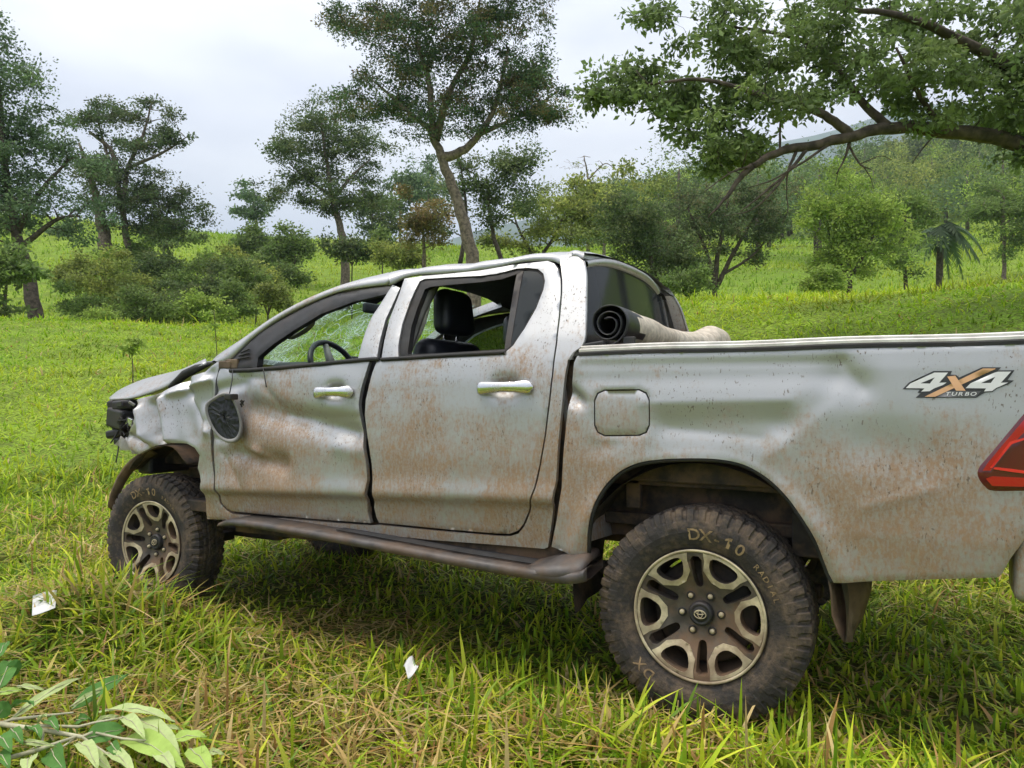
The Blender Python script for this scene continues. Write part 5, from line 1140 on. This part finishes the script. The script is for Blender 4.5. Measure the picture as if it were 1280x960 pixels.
# ------------------------------------------------------------------ foreground: cut leafy branch, scraps
def zq(a, b, h=.10): return atz(a/4.571, 790+b/4.571, h)
br = tag(empty('cut_branch', tuple(zq(100, 600, .02))), 'cut leafy branch with pale undersides lying in the lower left corner', 'branch'); boff = np.array(br.location)
def leaf(a, b, width, mat, h0, h1, fold):
    A = zq(*a, h0)-boff; B = zq(*b, h1)-boff; L = np.linalg.norm(B-A); t = (B-A)/L; view = unit(ray(a[0]/4.571, 790+a[1]/4.571)); s_ = unit(np.cross(t, -view+np.array([0, 0, .6])+rng.normal(0, .25, 3))); nn = np.cross(s_, t); wd = .76*width/4.571/FPX*np.linalg.norm(A+boff-CAM)
    if nn[2] < 0: nn = -nn
    rows = []
    for i in range(10):
        u = i/9; w_ = wd*.5*max(.02, (math.sin(math.pi*u**.8))**.75)*(1 if u < .97 else .3); c = A+t*L*u+nn*(.10*L*math.sin(math.pi*u)*.6); r = []
        for k in (-1, -.5, 0, .5, 1): r.append(tuple(c+s_*w_*k+nn*(abs(k)*w_*fold+.004*math.sin(u*14+k*3))))
        rows.append(r)
    o_ = loft('leaf', rows, mat, br); tube('midrib', [np.array(q[2])+nn*.0015 for q in rows[:-1]], [.0022*(1-.08*i) for i in range(len(rows)-1)], 'twig_pale', o_, 5)
    return o_
P_, D_, B_ = 'leaf_pale', 'leaf_dark', 'leaf_bright'
for a, b, wd, m in [((60, 500), (475, 255), 62, P_), ((410, 445), (735, 240), 112, D_), ((400, 430), (635, 305), 38, P_), ((560, 460), (1000, 510), 90, P_), ((480, 620), (718, 552), 145, D_), ((690, 490), (830, 610), 85, P_), ((760, 500), (1030, 700), 115, P_), ((700, 610), (1060, 785), 155, B_), ((950, 630), (1182, 595), 105, B_), ((1080, 670), (1205, 805), 125, B_),
                   ((440, 640), (560, 785), 95, P_), ((300, 670), (375, 800), 120, D_), ((190, 720), (150, 810), 85, P_), ((-20, 350), (132, 334), 46, B_), ((95, 312), (262, 336), 32, P_), ((-10, 330), (60, 165), 110, D_), ((20, 260), (115, 160), 85, D_), ((-10, 150), (45, 55), 75, D_), ((-20, 490), (45, 395), 100, D_), ((60, 432), (195, 418), 55, D_), ((120, 632), (325, 655), 34, P_), ((215, 520), (268, 480), 30, P_),
                   ((150, 555), (235, 605), 66, D_), ((255, 515), (335, 565), 66, D_), ((540, 520), (685, 478), 44, P_), ((600, 700), (770, 810), 90, P_), ((640, 640), (705, 725), 66, D_), ((440, 510), (515, 495), 64, D_), ((1190, 690), (1285, 702), 44, P_), ((-10, 600), (65, 685), 90, D_), ((-10, 700), (55, 780), 90, D_), ((860, 560), (1035, 556), 54, P_), ((520, 690), (640, 800), 70, P_), ((60, 560), (130, 640), 70, D_), ((880, 690), (1000, 800), 90, P_)]:
    leaf(a, b, wd, m, rng.uniform(.08, .12), rng.uniform(.11, .19), rng.uniform(.15, .5))
tubes('stem', [([zq(a, b, h)-boff for a, b, h in q], r) for q, r in [([(-60, 520, .08), (0, 525, .09), (250, 562, .11), (470, 600, .13), (530, 572, .14)], [.009, .009, .008, .006, .004]), ([(-60, 745, .06), (0, 735, .08), (200, 680, .11), (440, 595, .13)], [.008, .008, .007, .004]), ([(0, 525, .09), (70, 500, .10), (420, 460, .13)], [.006, .006, .003]), ([(200, 535, .10), (450, 542, .12), (530, 520, .13), (700, 490, .14)], [.005, .005, .004, .003]), ([(470, 600, .13), (600, 690, .13), (720, 770, .12)], [.004, .004, .003]), ([(530, 572, .13), (700, 610, .14), (950, 632, .13)], [.004, .004, .003]), ([(250, 562, .11), (240, 640, .10), (120, 700, .08)], [.005, .004, .003]), ([(440, 600, .12), (340, 668, .11)], [.004, .003])]], 'twig_pale', br, 7)['label'] = 'pale forked stems'
def scrap(name, label, poly, h, mat, cat, curl):
    Q = [atz(a, b, h) for a, b in poly]; c = sum(Q)/len(Q); root = []
    n = 7; V = []; Fc = []
    for i in range(n):
        for k in range(n):
            u, v = i/(n-1), k/(n-1); p = (Q[0]*(1-u)+Q[1]*u)*(1-v)+(Q[3]*(1-u)+Q[2]*u)*v; V.append(p-c+np.array([0, 0, curl*math.sin(u*3+v*4)+.02*(u-.5)]))
    for i in range(n-1):
        for k in range(n-1): Fc.append((i*n+k, i*n+k+1, (i+1)*n+k+1, (i+1)*n+k))
    o = mesh(name, V, Fc, mat); o.location = tuple(c); md = o.modifiers.new('thickness', 'SOLIDIFY'); md.thickness = .0012
    return tag(o, label, cat)
scrap('paper_scrap', 'white square of paper lying in the grass at the left', [(41, 742), (71, 740), (69, 763), (40, 766)], .21, 'paper_white', 'paper', .004)
scrap('paper_scrap', 'small crumpled white scrap below the running board', [(504, 830), (516, 823), (523, 838), (510, 842)], .13, 'paper_white', 'paper', .012)
